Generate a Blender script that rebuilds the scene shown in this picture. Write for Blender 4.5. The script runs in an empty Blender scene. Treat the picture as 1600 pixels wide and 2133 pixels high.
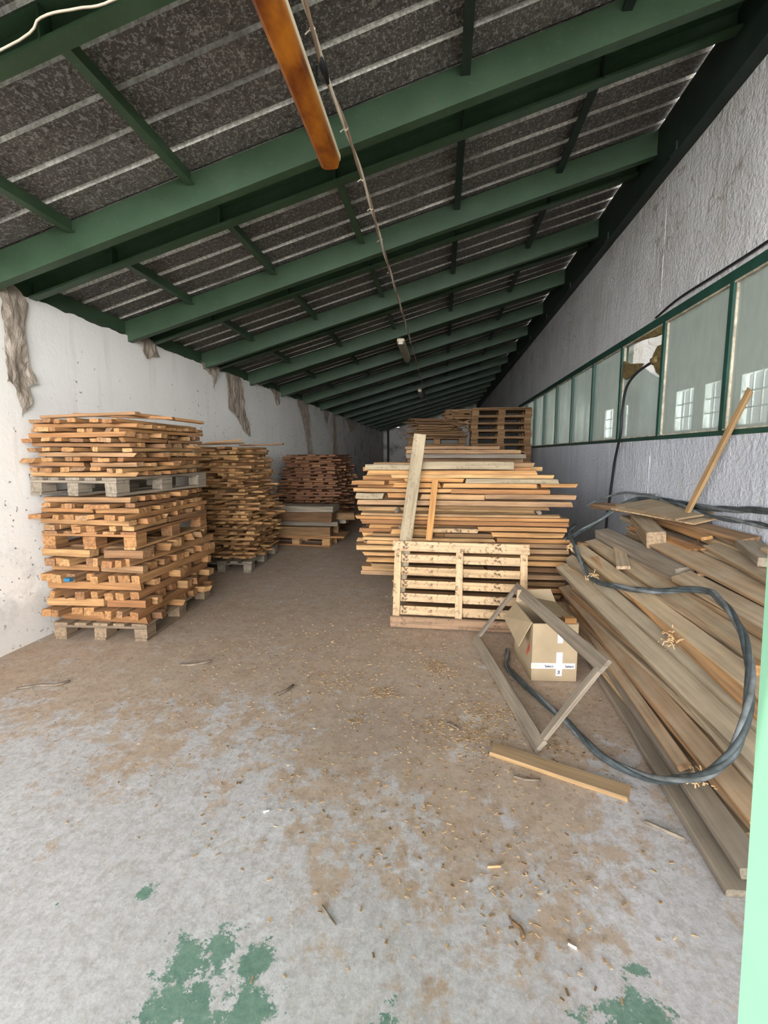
import bpy, bmesh, math, random
from mathutils import Vector, Matrix, Euler, noise
rnd = random.Random(7)
SC = bpy.context.scene
COL = SC.collection
PI = math.pi

# ------------------------------------------------------------------ helpers
def ordw(n):
    W = ['zeroth','first','second','third','fourth','fifth','sixth','seventh','eighth','ninth','tenth','eleventh','twelfth',
         'thirteenth','fourteenth','fifteenth','sixteenth','seventeenth','eighteenth','nineteenth','twentieth']
    if n <= 20: return W[n]
    T = {2:'twenty',3:'thirty',4:'forty',5:'fifty'}
    TT = {2:'twentieth',3:'thirtieth',4:'fortieth',5:'fiftieth'}
    return TT[n//10] if n % 10 == 0 else T[n//10]+'-'+W[n % 10]

class MB:
    """collects verts and faces of ONE mesh"""
    def __init__(s): s.v = []; s.f = []; s.mi = []
    def add(s, vs, fs, mi=0):
        o = len(s.v); s.v += [tuple(v) for v in vs]
        s.f += [tuple(i+o for i in f) for f in fs]; s.mi += [mi]*len(fs)
    def box(s, lo, hi, M=None, mi=0):
        x0,y0,z0 = lo; x1,y1,z1 = hi
        vs = [Vector(p) for p in ((x0,y0,z0),(x1,y0,z0),(x1,y1,z0),(x0,y1,z0),(x0,y0,z1),(x1,y0,z1),(x1,y1,z1),(x0,y1,z1))]
        if M: vs = [M @ v for v in vs]
        s.add(vs, [(0,3,2,1),(4,5,6,7),(0,1,5,4),(1,2,6,5),(2,3,7,6),(3,0,4,7)], mi)
    def prism(s, prof, a, b, mi=0, shear=None):
        """profile of (y,z) points swept along x from a to b; shear(x) adds z"""
        n = len(prof); sh = shear or (lambda x: 0)
        vs = [(a,y,z+sh(a)) for y,z in prof]+[(b,y,z+sh(b)) for y,z in prof]
        fs = [(i,(i+1)%n,n+(i+1)%n,n+i) for i in range(n)]+[tuple(reversed(range(n))),tuple(range(n,2*n))]
        s.add(vs, fs, mi)
    def tube(s, pts, r, k=8, mi=0, cap=True):
        pts = [Vector(p) for p in pts]; n = len(pts); vs = []
        up = Vector((0,0,1)); prev = None
        for i,p in enumerate(pts):
            t = (pts[min(i+1,n-1)]-pts[max(i-1,0)]).normalized()
            if prev is None:
                a = t.cross(up if abs(t.z) < .9 else Vector((1,0,0))).normalized()
            else:
                a = (prev - t*prev.dot(t)).normalized()
            prev = a; b = t.cross(a)
            rr = r[i] if isinstance(r,(list,tuple)) else r
            vs += [p+(a*math.cos(2*PI*j/k)+b*math.sin(2*PI*j/k))*rr for j in range(k)]
        fs = [(i*k+j,i*k+(j+1)%k,(i+1)*k+(j+1)%k,(i+1)*k+j) for i in range(n-1) for j in range(k)]
        if cap: fs += [tuple(reversed(range(k))),tuple(range((n-1)*k,n*k))]
        s.add(vs, fs, mi)
    def mesh(s, name, mats, smooth=False):
        m = bpy.data.meshes.new(name); m.from_pydata(s.v, [], s.f)
        for x in (mats if isinstance(mats,(list,tuple)) else [mats]): m.materials.append(x)
        m.polygons.foreach_set('material_index', s.mi)
        if smooth: m.polygons.foreach_set('use_smooth', [True]*len(s.f))
        m.update(); return m
    def build(s, name, mats, parent=None, smooth=False, M=None):
        o = bpy.data.objects.new(name, s.mesh(name, mats, smooth)); COL.objects.link(o)
        if M is not None: o.matrix_world = M
        if parent is not None: o.parent = parent
        return o

def tag(o, label=None, cat=None, group=None, kind=None):
    if label: o['label'] = label
    if cat: o['category'] = cat
    if group: o['group'] = group
    if kind: o['kind'] = kind
    return o
def structure(o): o['kind'] = 'structure'; return o
def empty(name, loc=(0,0,0), rz=0):
    o = bpy.data.objects.new(name, None); COL.objects.link(o)
    o.location = loc; o.rotation_euler = (0,0,rz); o.empty_display_size = .1; return o
def catmull(P, n=8):
    P = [Vector(p) for p in P]; out = []
    for i in range(len(P)-1):
        a = P[i-1] if i else P[0]*2-P[1]; b = P[i]; c = P[i+1]; d = P[i+2] if i+2 < len(P) else P[-1]*2-P[-2]
        for j in range(n):
            t = j/n
            out.append(.5*((2*b)+(c-a)*t+(2*a-5*b+4*c-d)*t*t+(3*b-a-3*c+d)*t**3))
    out.append(P[-1]); return out

# ------------------------------------------------------------------ materials
class NT:
    def __init__(s, name):
        s.m = bpy.data.materials.new(name); s.m.use_nodes = True; s.t = s.m.node_tree
        s.b = s.t.nodes['Principled BSDF']; s.out = s.t.nodes['Material Output']
    def n(s, typ, **kw):
        x = s.t.nodes.new(typ)
        for k,v in kw.items():
            if k.startswith('i_'):
                key = k[2:]; key = int(key) if key.isdigit() else key
                x.inputs[key].default_value = v
            else: setattr(x, k, v)
        return x
    def l(s, a, b): s.t.links.new(a, b)
    def set(s, inp, v):
        if hasattr(v,'is_linked') or isinstance(v, bpy.types.NodeSocket): s.l(v, inp)
        else: inp.default_value = v
    def math(s, op, a, b=0.5, c=None, clamp=False):
        x = s.n('ShaderNodeMath', operation=op, use_clamp=clamp); s.set(x.inputs[0],a); s.set(x.inputs[1],b)
        if c is not None: s.set(x.inputs[2],c)
        return x.outputs[0]
    def mix(s, f, a, b, mode='MIX'):
        x = s.n('ShaderNodeMix', data_type='RGBA', blend_type=mode, clamp_factor=True)
        s.set(x.inputs[0],f); s.set(x.inputs[6],a); s.set(x.inputs[7],b); return x.outputs[2]
    def noise(s, vec, scale, detail=4, rough=.55, w=None):
        x = s.n('ShaderNodeTexNoise'); x.inputs['Scale'].default_value = scale
        x.inputs['Detail'].default_value = detail; x.inputs['Roughness'].default_value = rough
        if vec is not None: s.l(vec, x.inputs['Vector'])
        return x.outputs[0]
    def ramp(s, f, stops, interp='LINEAR'):
        x = s.n('ShaderNodeValToRGB'); x.color_ramp.interpolation = interp; e = x.color_ramp.elements
        while len(e) < len(stops): e.new(.5)
        for i,(p,c) in enumerate(stops):
            e[i].position = p; e[i].color = (c,c,c,1) if isinstance(c,(int,float)) else (*c[:3],1)
        s.set(x.inputs[0], f); return x.outputs[0]
    def mapr(s, f, a, b, c=0., d=1.):
        x = s.n('ShaderNodeMapRange'); s.set(x.inputs[0],f)
        for i,v in enumerate((a,b,c,d)): s.set(x.inputs[i+1], v)
        return x.outputs[0]
    def scale(s, vec, sc):
        x = s.n('ShaderNodeVectorMath', operation='MULTIPLY'); s.l(vec, x.inputs[0]); x.inputs[1].default_value = sc; return x.outputs[0]
    def obj(s): return s.n('ShaderNodeTexCoord').outputs['Object']
    def pos(s): return s.n('ShaderNodeNewGeometry').outputs['Position']
    def bump(s, h, strength=.3, dist=.01):
        x = s.n('ShaderNodeBump'); x.inputs['Strength'].default_value = strength; x.inputs['Distance'].default_value = dist
        s.l(h, x.inputs['Height']); s.l(x.outputs[0], s.b.inputs['Normal'])
    def done(s, col, rough=.8, spec=.3, metal=0.):
        s.set(s.b.inputs['Base Color'], col if not isinstance(col, tuple) else (*col[:3],1))
        s.set(s.b.inputs['Roughness'], rough); s.set(s.b.inputs['Specular IOR Level'], spec); s.set(s.b.inputs['Metallic'], metal)
        return s.m
    def sep(s, vec):
        x = s.n('ShaderNodeSeparateXYZ'); s.l(vec, x.inputs[0]); return x.outputs

def C(*c): return (*c,1)

def wood(name, cols, dust=.35, dustcol=(.42,.36,.28), grain=(1.2,26,26), dark=.55, spots=0.0):
    t = NT(name); o = t.obj()
    r1 = t.n('ShaderNodeObjectInfo').outputs['Random']; g = t.n('ShaderNodeNewGeometry'); r2 = g.outputs['Random Per Island']
    r = t.math('FRACT', t.math('ADD', r1, r2))
    base = t.ramp(r, [(i/(len(cols)-1) if len(cols)>1 else 0, c) for i,c in enumerate(cols)])
    off = t.n('ShaderNodeVectorMath', operation='ADD'); t.l(t.scale(o, grain), off.inputs[0])
    cx = t.n('ShaderNodeCombineXYZ'); t.l(t.math('MULTIPLY', r, 37.), cx.inputs[0]); t.l(t.math('MULTIPLY', r, 91.), cx.inputs[1]); t.l(t.math('MULTIPLY', r, 53.), cx.inputs[2])
    t.l(cx.outputs[0], off.inputs[1])
    gr = t.noise(off.outputs[0], 1.6, 5, .6)
    gm = t.ramp(gr, [(.3, dark), (.62, 1.05)])
    c = t.mix(1., base, gm, 'MULTIPLY')
    bl = t.noise(t.scale(o,(2.2,5,5)), 1.3, 3)
    c = t.mix(t.mapr(bl,.55,.75,0,.45), c, C(*[x*.55 for x in cols[0]]))
    if spots:
        sp = t.noise(o, 38., 3, .6); sp2 = t.noise(o, 5., 2)
        c = t.mix(t.math('MULTIPLY', t.mapr(sp,.54,.60), t.mapr(sp2,.40,.60,0,spots)), c, C(.10,.06,.035))
    nz = t.sep(g.outputs['Normal'])[2]
    dn = t.noise(g.outputs['Position'], 5., 4)
    df = t.math('MULTIPLY', t.mapr(nz,.5,.9), t.mapr(dn,.3,.7,dust*.5,dust*1.3))
    df = t.math('ADD', df, dust*.22)
    c = t.mix(df, c, C(*dustcol))
    t.bump(gr, .35, .004)
    return t.done(c, .82, .2)

M = {}
M['batten'] = wood('batten_wood', [(.35,.165,.065),(.46,.24,.095),(.29,.125,.05),(.52,.30,.13),(.40,.195,.075),(.25,.125,.06),(.38,.22,.11)], .22, (.40,.30,.20), dark=.42)
M['slat']   = wood('slat_wood', [(.36,.18,.07),(.47,.255,.10),(.27,.125,.052),(.54,.32,.135),(.40,.205,.08),(.21,.115,.065)], .2, (.40,.29,.18), dark=.42)
M['redslat']= wood('red_slat_wood', [(.20,.085,.045),(.27,.125,.06),(.16,.07,.04),(.34,.18,.085)], .24, (.33,.24,.165), dark=.42)
M['plank']  = wood('plank_wood', [(.41,.195,.068),(.50,.275,.105),(.32,.145,.055),(.45,.22,.08),(.54,.33,.145),(.28,.165,.09),(.39,.24,.13)], .2, (.44,.33,.22), dark=.38)
M['dusty']  = wood('dusty_board_wood', [(.40,.25,.125),(.50,.34,.18),(.29,.19,.105),(.46,.33,.20),(.34,.28,.195),(.38,.205,.09),(.52,.39,.25)], .42, (.50,.42,.30), dark=.32)
M['grey']   = wood('weathered_grey_wood', [(.24,.195,.145),(.30,.25,.185),(.20,.165,.13)], .32, (.42,.36,.28), dark=.42)
M['greyplank'] = wood('grey_plank_wood', [(.33,.265,.17),(.33,.265,.17)], .2, (.42,.36,.28), spots=.4, dark=.5)
M['pallet'] = wood('pallet_wood', [(.27,.19,.12),(.32,.225,.14),(.22,.155,.105)], .45, (.40,.32,.235), dark=.42)
M['pale']   = wood('pale_crate_wood', [(.56,.385,.225),(.52,.35,.19),(.60,.425,.26)], .12, (.55,.44,.31), dark=.6, spots=1.)
M['railwood'] = wood('brown_rail_wood', [(.30,.19,.115),(.32,.20,.12)], .2, (.40,.31,.22), dark=.4, spots=.6)
M['oak']    = wood('orange_wood', [(.48,.235,.08),(.50,.25,.085)], .12, (.5,.4,.28), dark=.5)
M['short']  = wood('short_plank_wood', [(.40,.25,.115),(.40,.25,.115)], .3, (.46,.36,.24), dark=.5)
M['darkred']= wood('dark_offcut_wood', [(.15,.080,.038),(.21,.118,.052),(.27,.16,.075)], .12, (.32,.245,.175), dark=.42)

def plaster_white():
    t = NT('white_plaster'); p = t.pos(); s = t.sep(p)
    n1 = t.noise(p, 1.1, 5, .6); n2 = t.noise(t.scale(p,(1,7,.8)), 1.2, 4)
    c = t.mix(t.mapr(n1,.4,.7,0,.5), C(.90,.875,.83), C(.80,.77,.715))
    c = t.mix(t.mapr(n2,.55,.75,0,.35), c, C(.62,.57,.50))
    # flaked dark specks, more of them low down and further in
    sp = t.noise(p, 21., 4, .65); area = t.noise(p, 1.6, 3)
    low = t.mapr(s[2], 2.4, .2, 0., .075); far = t.mapr(s[1], 3., 12., 0., .05)
    th = t.math('SUBTRACT', t.math('SUBTRACT', .70, low), far)
    th = t.math('SUBTRACT', th, t.mapr(area,.45,.7,0,.05))
    m = t.math('MULTIPLY', t.math('SUBTRACT', sp, th), 30., clamp=True)
    c = t.mix(m, c, C(.20,.17,.14))
    # damp rising band near the floor with a wandering edge
    edge = t.math('ADD', s[2], t.math('MULTIPLY', t.noise(t.scale(p,(1,1.3,1)), 1.5, 4), -.9))
    c = t.mix(t.mapr(edge, .02, -.12, 0, .55), c, C(.52,.49,.45))
    dn = t.noise(p, 3.4, 5, .7)
    c = t.mix(t.math('MULTIPLY', t.mapr(dn,.52,.66), t.mapr(s[2],1.6,.3,0,.5)), c, C(.50,.48,.45))
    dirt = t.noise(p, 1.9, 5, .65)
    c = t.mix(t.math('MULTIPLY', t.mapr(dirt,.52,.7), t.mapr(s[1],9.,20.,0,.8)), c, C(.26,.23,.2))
    t.bump(t.noise(p, 14., 6, .7), .25, .012)
    return t.done(c, .9, .15)
M['white'] = plaster_white()

def plaster_grey():
    t = NT('grey_rendered_plaster'); p = t.pos(); s = t.sep(p)
    n1 = t.noise(t.scale(p,(1,6,.55)), 1.5, 5, .6); n2 = t.noise(p, 1.2, 4)
    up = t.mapr(s[2], 1.6, 2.8)
    lowc = t.mix(t.mapr(n2,.35,.7), C(.52,.55,.61), C(.62,.64,.68))  # lower whitewash, with the blue cast of sky light put into its colour
    upc = t.mix(t.mapr(n2,.35,.7), C(.52,.52,.51), C(.62,.62,.61))
    c = t.mix(up, lowc, upc)
    c = t.mix(t.mapr(n1,.52,.72,0,.6), c, C(.40,.38,.34))
    n3 = t.noise(t.scale(p,(1,1.2,2.0)), .9, 5, .6)
    c = t.mix(t.math('MULTIPLY', t.mapr(n3,.5,.7,0,.55), t.mapr(s[2],2.9,3.9)), c, C(.36,.31,.24))
    cr = t.n('ShaderNodeTexVoronoi', feature='DISTANCE_TO_EDGE'); cr.inputs['Scale'].default_value = .8
    wv = t.n('ShaderNodeVectorMath', operation='ADD'); t.l(p, wv.inputs[0])
    nn = t.n('ShaderNodeTexNoise'); nn.inputs['Scale'].default_value = 3.; t.l(p, nn.inputs['Vector']); t.l(nn.outputs['Color'], wv.inputs[1])
    t.l(wv.outputs[0], cr.inputs['Vector'])
    c = t.mix(t.math('MULTIPLY', t.mapr(cr.outputs['Distance'],.012,.002), t.mapr(s[2],2.9,3.3,0,.6)), c, C(.25,.2,.15))
    b = t.math('ADD', t.noise(p, 34., 4, .6), t.math('MULTIPLY', t.noise(t.scale(p,(1,1,.35)), 14., 4), .8))
    t.bump(b, .75, .02)
    return t.done(c, .75, .3)
M['greywall'] = plaster_grey()

def floor_mat():
    t = NT('dirty_concrete'); p = t.pos(); s = t.sep(p)
    n1 = t.noise(p, 2.2, 6, .65); n2 = t.noise(p, 26., 6, .75); n3 = t.noise(p, 7., 5, .65); fine = t.noise(p, 9., 7, .75)
    c = t.mix(t.mapr(n1,.35,.65), C(.50,.485,.48), C(.61,.60,.60))
    c = t.mix(t.mapr(n2,.45,.60,0,.6), c, C(.37,.35,.33))
    c = t.mix(t.mapr(t.noise(p,17.,6,.8),.54,.66,0,.55), c, C(.70,.695,.69))
    g1 = t.noise(p, 75., 6, .8)
    c = t.mix(t.mapr(g1,.54,.66,0,.5), c, C(.30,.285,.27)); c = t.mix(t.mapr(g1,.46,.36,0,.45), c, C(.74,.73,.72))
    pit = t.noise(t.scale(p,(1,.7,1)), 95., 4, .7)
    pa = t.mapr(t.noise(p,3.1,4,.6),.42,.62,.1,1.)
    c = t.mix(t.math('MULTIPLY', t.mapr(pit,.64,.70,0,.7), pa), c, C(.22,.20,.18))
    c = t.mix(t.math('MULTIPLY', t.mapr(t.noise(p,40.,4,.7),.68,.72,0,.7), pa), c, C(.17,.15,.13))
    c = t.mix(t.mapr(t.noise(t.scale(p,(3.2,.8,1)),7.,6,.7),.56,.68,0,.4), c, C(.40,.37,.345))
    # trodden brown dust: thick further in, broken patches nearer the doorway
    big = t.noise(t.scale(p,(1.5,.85,1)), 1.9, 6, .7)
    lev = t.mapr(s[1], 1.0, 3.1, -.115, .15)
    mid = t.mapr(t.math('ABSOLUTE', t.math('SUBTRACT', s[0], .15)), .1, 1.0, .075, -.03)
    val = t.math('ADD', t.math('ADD', t.math('MULTIPLY', big, .55), t.math('MULTIPLY', fine, .6)), t.math('ADD', lev, mid))
    dm = t.mapr(val, .552, .622)
    dcol = t.mix(t.mapr(n3,.35,.68), C(.41,.295,.20), C(.53,.41,.30))
    dcol = t.mix(t.mapr(n1,.42,.66,0,.6), dcol, C(.47,.385,.30))
    dcol = t.mix(t.mapr(t.noise(p,4.3,4,.6),.56,.7,0,.45), dcol, C(.46,.28,.16))
    dcol = t.mix(t.mapr(n2,.5,.66,0,.45), dcol, C(.25,.18,.12))
    c = t.mix(t.math('MULTIPLY', dm, .88), c, dcol)
    speck = t.noise(p, 44., 3, .6); sa = t.noise(p, 2.6, 3)
    c = t.mix(t.math('MULTIPLY', t.mapr(speck,.62,.66), t.math('MULTIPLY', t.mapr(s[1],1.2,2.4,.15,.9), t.mapr(sa,.4,.6,.25,1.))), c, C(.15,.10,.06))
    c = t.mix(t.math('MULTIPLY', t.mapr(t.noise(p,48.,2),.66,.69), t.mapr(s[1],1.3,2.2,.2,.9)), c, C(.70,.57,.42))
    c = t.mix(t.math('MULTIPLY', t.mapr(t.noise(t.scale(p,(1.2,.8,1)),15.,7,.78),.52,.64,0,.55), t.mapr(s[1],1.0,1.7,.25,1.)), c, C(.33,.25,.18))
    # bare pale scuffs
    for (x,y,r) in ((.33,3.32,.13),(.20,2.62,.16),(.13,2.3,.15),(.52,2.28,.12)):
        d = t.n('ShaderNodeVectorMath', operation='DISTANCE'); t.l(p, d.inputs[0]); d.inputs[1].default_value = (x,y,0)
        m = t.math('ADD', t.mapr(d.outputs['Value'], 0, r, .4, -.4), t.math('MULTIPLY', t.math('SUBTRACT', fine, .5), 2.2))
        c = t.mix(t.mapr(m,.0,.25,0,.7), c, C(.62,.60,.58))
    # dark oily patch
    d = t.n('ShaderNodeVectorMath', operation='DISTANCE'); t.l(p, d.inputs[0]); d.inputs[1].default_value = (-.38,2.45,0)
    c = t.mix(t.mapr(d.outputs['Value'], .5, .1, 0, .3), c, C(.24,.20,.17))
    # worn green floor paint by the doorway
    pm = None
    for (x,y,r) in ((-.76,1.18,.14),(-.66,1.25,.11),(-.54,1.20,.11),(-.70,1.06,.20),(-.52,1.06,.17),(-.10,1.04,.14),(.46,1.10,.17),(.56,1.20,.12),(.60,1.32,.05),(-1.0,1.38,.06)):
        d = t.n('ShaderNodeVectorMath', operation='DISTANCE'); t.l(p, d.inputs[0]); d.inputs[1].default_value = (x,y,0)
        v = t.mapr(d.outputs['Value'], 0, r, 1., 0.)
        pm = v if pm is None else t.math('MAXIMUM', pm, v)
    pv = t.math('ADD', pm, t.math('MULTIPLY', t.math('SUBTRACT', t.noise(p, 10.5, 7, .8), .56), 3.2))
    c = t.mix(t.mapr(pv,.30,.38,0,.9), c, t.mix(t.mapr(n2,.4,.6), C(.085,.19,.135), C(.16,.28,.205)))
    h = t.math('ADD', t.math('MULTIPLY', n2, .5), t.math('MULTIPLY', pit,.4))
    t.bump(h, .22, .008)
    return t.done(c, .9, .15)
M['floor'] = floor_mat()

def steel_green():
    t = NT('green_painted_steel'); p = t.pos(); n = t.noise(p, 3., 5); n2 = t.noise(p, 30., 4, .65)
    c = t.mix(t.mapr(n,.35,.7), C(.028,.058,.027), C(.045,.085,.044))
    c = t.mix(t.mapr(n2,.58,.72,0,.45), c, C(.09,.115,.08))
    c = t.mix(t.mapr(t.noise(p,6.,5,.7),.62,.72,0,.5), c, C(.05,.043,.03))
    return t.done(c, .5, .45)
M['green'] = steel_green()
def steel_dark():
    t = NT('dark_green_steel'); p = t.pos(); n = t.noise(p, 5., 5)
    c = t.mix(t.mapr(n,.4,.7), C(.008,.018,.012), C(.016,.028,.02)); return t.done(c, .55, .4)
M['dgreen'] = steel_dark()
def sheet(flank=False):
    t = NT('fleece_backed_roof_sheet' if not flank else 'painted_lit_rib_flank'); p = t.pos()
    fl = t.noise(t.scale(p,(1.,.6,1.)), 52., 3, .6)
    big = t.noise(p, 1.3, 4)
    if flank:  # rib sides facing the doorway: daylight on them painted in as pale colour
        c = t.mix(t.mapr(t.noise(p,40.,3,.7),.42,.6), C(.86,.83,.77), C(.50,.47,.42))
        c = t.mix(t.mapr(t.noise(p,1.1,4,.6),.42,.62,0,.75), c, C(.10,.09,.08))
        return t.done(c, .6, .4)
    c = t.mix(t.mapr(big,.35,.7), C(.070,.062,.056), C(.115,.102,.092))
    c = t.mix(t.mapr(fl,.56,.60,0,.8), c, C(.27,.255,.235))
    c = t.mix(t.mapr(t.noise(p,85.,2),.58,.64,0,.75), c, C(.34,.325,.30))
    c = t.mix(t.mapr(t.noise(p,30.,3),.58,.64,0,.75), c, C(.035,.03,.027))
    t.bump(fl, .5, .01)
    return t.done(c, .6, .4)
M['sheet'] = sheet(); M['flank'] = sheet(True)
def glass():
    t = NT('dusty_window_glass'); p = t.pos()
    n = t.noise(t.scale(p,(1,3,.7)), 2.2, 5, .6)
    tr = t.n('ShaderNodeBsdfTransparent'); tr.inputs[0].default_value = C(.86,.92,.90)
    df = t.n('ShaderNodeBsdfDiffuse'); df.inputs[0].default_value = C(.50,.53,.49)
    tl = t.n('ShaderNodeBsdfTranslucent'); tl.inputs[0].default_value = C(.50,.54,.50)
    gl = t.n('ShaderNodeBsdfGlossy'); gl.inputs['Roughness'].default_value = .12; gl.inputs[0].default_value = C(.9,.9,.9)
    a = t.n('ShaderNodeMixShader'); a.inputs[0].default_value = .5; t.l(df.outputs[0], a.inputs[1]); t.l(tl.outputs[0], a.inputs[2])
    b = t.n('ShaderNodeMixShader'); t.l(t.mapr(n,.3,.7,.40,.72), b.inputs[0]); t.l(tr.outputs[0], b.inputs[1]); t.l(a.outputs[0], b.inputs[2])
    f = t.n('ShaderNodeMixShader'); f.inputs[0].default_value = .06; t.l(b.outputs[0], f.inputs[1]); t.l(gl.outputs[0], f.inputs[2])
    t.l(f.outputs[0], t.out.inputs['Surface']); return t.m
M['glass'] = glass()
def plain(name, col, rough=.7, spec=.3, metal=0., var=.25, sc=6., bumpv=0):
    t = NT(name); p = t.obj(); n = t.noise(p, sc, 5, .6)
    c = t.mix(t.mapr(n,.3,.7), C(*[x*(1-var) for x in col]), C(*[min(1,x*(1+var)) for x in col]))
    if bumpv: t.bump(n, bumpv, .01)
    return t.done(c, rough, spec, metal)
M['gframe'] = plain('green_window_steel', (.018,.062,.044), .45, .45)
M['putty'] = plain('old_putty', (.42,.37,.28), .8, var=.5, sc=14.)
M['cable'] = plain('dusty_black_cable', (.055,.068,.070), .55, .4, var=.5, sc=18.)
M['cable_dust'] = plain('dusty_grey_cable', (.15,.165,.165), .7, .3, var=.5, sc=14.)
M['wire'] = plain('brown_twin_wire', (.30,.21,.15), .6)
M['wirepale'] = plain('pale_wire', (.66,.58,.46), .6)
M['black'] = plain('black_rubber', (.015,.015,.018), .5)
M['card'] = plain('cardboard', (.37,.285,.18), .85, .15, var=.12, sc=5.)
M['cardin'] = plain('cardboard_inside', (.33,.25,.155), .9, .1, var=.12)
M['tape'] = plain('white_packing_tape', (.74,.74,.76), .45, .35, var=.08, sc=30.)
M['ink'] = plain('black_print', (.035,.035,.045), .6)
M['inkolive'] = plain('faded_olive_print', (.50,.49,.33), .6)
M['redlabel'] = plain('red_print', (.45,.10,.05), .6)
M['cream'] = plain('cream_lamp_tray', (.80,.70,.48), .45, .4, var=.1)
M['mint'] = plain('mint_green_paint', (.36,.80,.54), .5, .3, var=.04)
M['plastic'] = None
def plastic():
    t = NT('dirty_torn_plastic'); p = t.obj(); n = t.noise(p, 9., 5, .65)
    c = t.mix(t.mapr(n,.3,.7), C(.25,.20,.155), C(.44,.37,.30))
    t.bump(t.noise(t.scale(p,(1,1,.4)), 16., 5, .7), .7, .02)
    return t.done(c, .45, .45)
M['plastic'] = plastic()
def amber():
    t = NT('amber_aged_diffuser'); p = t.obj(); n = t.noise(t.scale(p,(1,.6,1)), 6., 4)
    c = t.mix(t.mapr(n,.38,.66), C(.17,.035,.004), C(.52,.17,.012)); t.b.inputs['Coat Weight'].default_value = .35
    t.b.inputs['Coat Roughness'].default_value = .12
    return t.done(c, .3, .5)
M['amber'] = amber()
M['clear'] = plain('ribbed_clear_diffuser', (.40,.34,.24), .25, .6, var=.35, sc=22.)
M['bark'] = plain('grey_bark', (.20,.16,.12), .9, .1, var=.4, sc=16., bumpv=.6)
M['chip'] = wood('wood_chip', [(.62,.42,.22),(.40,.24,.11),(.70,.52,.32),(.22,.13,.06),(.50,.36,.2)], .05)
M['paper'] = plain('white_paper', (.86,.86,.84), .7, .2, var=.03)
M['straw'] = plain('straw_tuft', (.62,.42,.22), .85)
M['hallwall'] = plain('hall_wall_paint', (.66,.66,.62), .85, var=.08, sc=1.)
M['conc'] = plain('outside_concrete', (.24,.235,.22), .9, var=.15, sc=1.)
M['blue'] = plain('blue_painted_end', (.03,.14,.24), .6)

# ------------------------------------------------------------------ room numbers (metres)
XL, XR = -3.28, 1.95
SL = .283
def roofz(x, off=0): return 2.75+off+SL*(x-XL)
YEND = 27.

# ------------------------------------------------------------------ setting
b = MB(); b.box((XL-.25,-.2,-.1),(XR+.02,YEND+.2,0)); structure(b.build('floor', M['floor']))
b = MB(); b.box((-14,-16,-.14),(12,-.2,-.02)); structure(b.build('ground', M['conc']))

# left wall with a broken, ragged top edge
b = MB(); N = 540
ys = [-.1+i*(YEND+.1)/N for i in range(N+1)]
tops = []
for yy in ys:
    h = 2.752+.022*noise.noise((yy*3.1,0,1))+.016*noise.noise((yy*11,2,5))+.008*noise.noise((yy*31,2,5))
    tops.append(h)
for i in range(N):
    y0,y1 = ys[i],ys[i+1]; h0,h1 = tops[i],tops[i+1]
    b.add([(XL,y0,0),(XL,y1,0),(XL,y1,h1),(XL,y0,h0)],[(0,1,2,3)])
    b.add([(XL,y0,h0),(XL,y1,h1),(XL-.22,y1,h1),(XL-.22,y0,h0)],[(0,1,2,3)])
b.add([(XL-.22,-.1,0),(XL-.22,YEND,0),(XL-.22,YEND,2.75),(XL-.22,-.1,2.75)],[(3,2,1,0)])
b.add([(XL,-.1,0),(XL,-.1,2.75),(XL-.22,-.1,2.75),(XL-.22,-.1,0)],[(0,1,2,3)])
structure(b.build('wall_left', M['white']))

# right wall: parapet below the window ribbon, rendered wall above
WY0, WY1, WZ0, WZ1 = .62, 12.75, 1.655, 2.745
def rough_slab(name, y0, y1, z0, z1, mat, x0=XR, x1=XR+.2):
    bb = MB(); nyy = int((y1-y0)/.09); nzz = max(2,int((z1-z0)/.09))
    g = []
    for j in range(nzz+1):
        for i in range(nyy+1):
            yy = y0+(y1-y0)*i/nyy; zz = z0+(z1-z0)*j/nzz
            d = .006*noise.noise((yy*2.1,zz*2.1,3))+.004*noise.noise((yy*7,zz*7,3))
            if 0 < j < nzz: zz2 = zz
            else: zz2 = zz+(.008*noise.noise((yy*5,zz,9)) if j in (0,nzz) and zz > .1 else 0)
            g.append((x0+d, yy, zz2))
    fs = [(j*(nyy+1)+i, (j+1)*(nyy+1)+i, (j+1)*(nyy+1)+i+1, j*(nyy+1)+i+1) for j in range(nzz) for i in range(nyy)]
    bb.add(g, fs)
    bb.box((x0+.03,y0,z0),(x1,y1,z1))
    return structure(bb.build(name, mat, smooth=True))
rough_slab('wall_right', -.1, YEND, 0, WZ0, M['greywall'])
rough_slab('wall_right_upper', -.1, YEND, WZ1, 4.12, M['greywall'])
b = MB(); b.box((XR,WY1,WZ0),(XR+.2,YEND,WZ1)); b.box((XR,-.1,WZ0),(XR+.2,WY0,WZ1)); structure(b.build('wall_right_pier', M['greywall']))
# plaster joint that runs up the right wall
b = MB()
for (z0,z1) in ((2.83,3.96),(.6,1.6)):
    P = [(XR+.004,4.78+.012*noise.noise((z0+k*.07*9,1,1)),z0+(z1-z0)*k/24) for k in range(25)]
    b.tube(P, [.006+.004*abs(noise.noise((k*.9,3,z0))) for k in range(25)], 7)
structure(b.build('trim_1', M['greywall'], smooth=True))
# back wall, gap under the roof at its left end
b = MB(); b.box((XL+.9,YEND,0),(XR+.2,YEND+.2,4.6)); b.box((-3.0,YEND,0),(XL+.9,YEND+.2,3.0)); b.box((XL-.2,YEND,0),(-3.0,YEND+.2,2.87))
structure(b.build('wall_back', M['white']))
b = MB(); b.box((-3.02,YEND-.4,0),(-2.92,YEND-.3,3.0)); structure(b.build('column', M['dgreen']))

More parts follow.
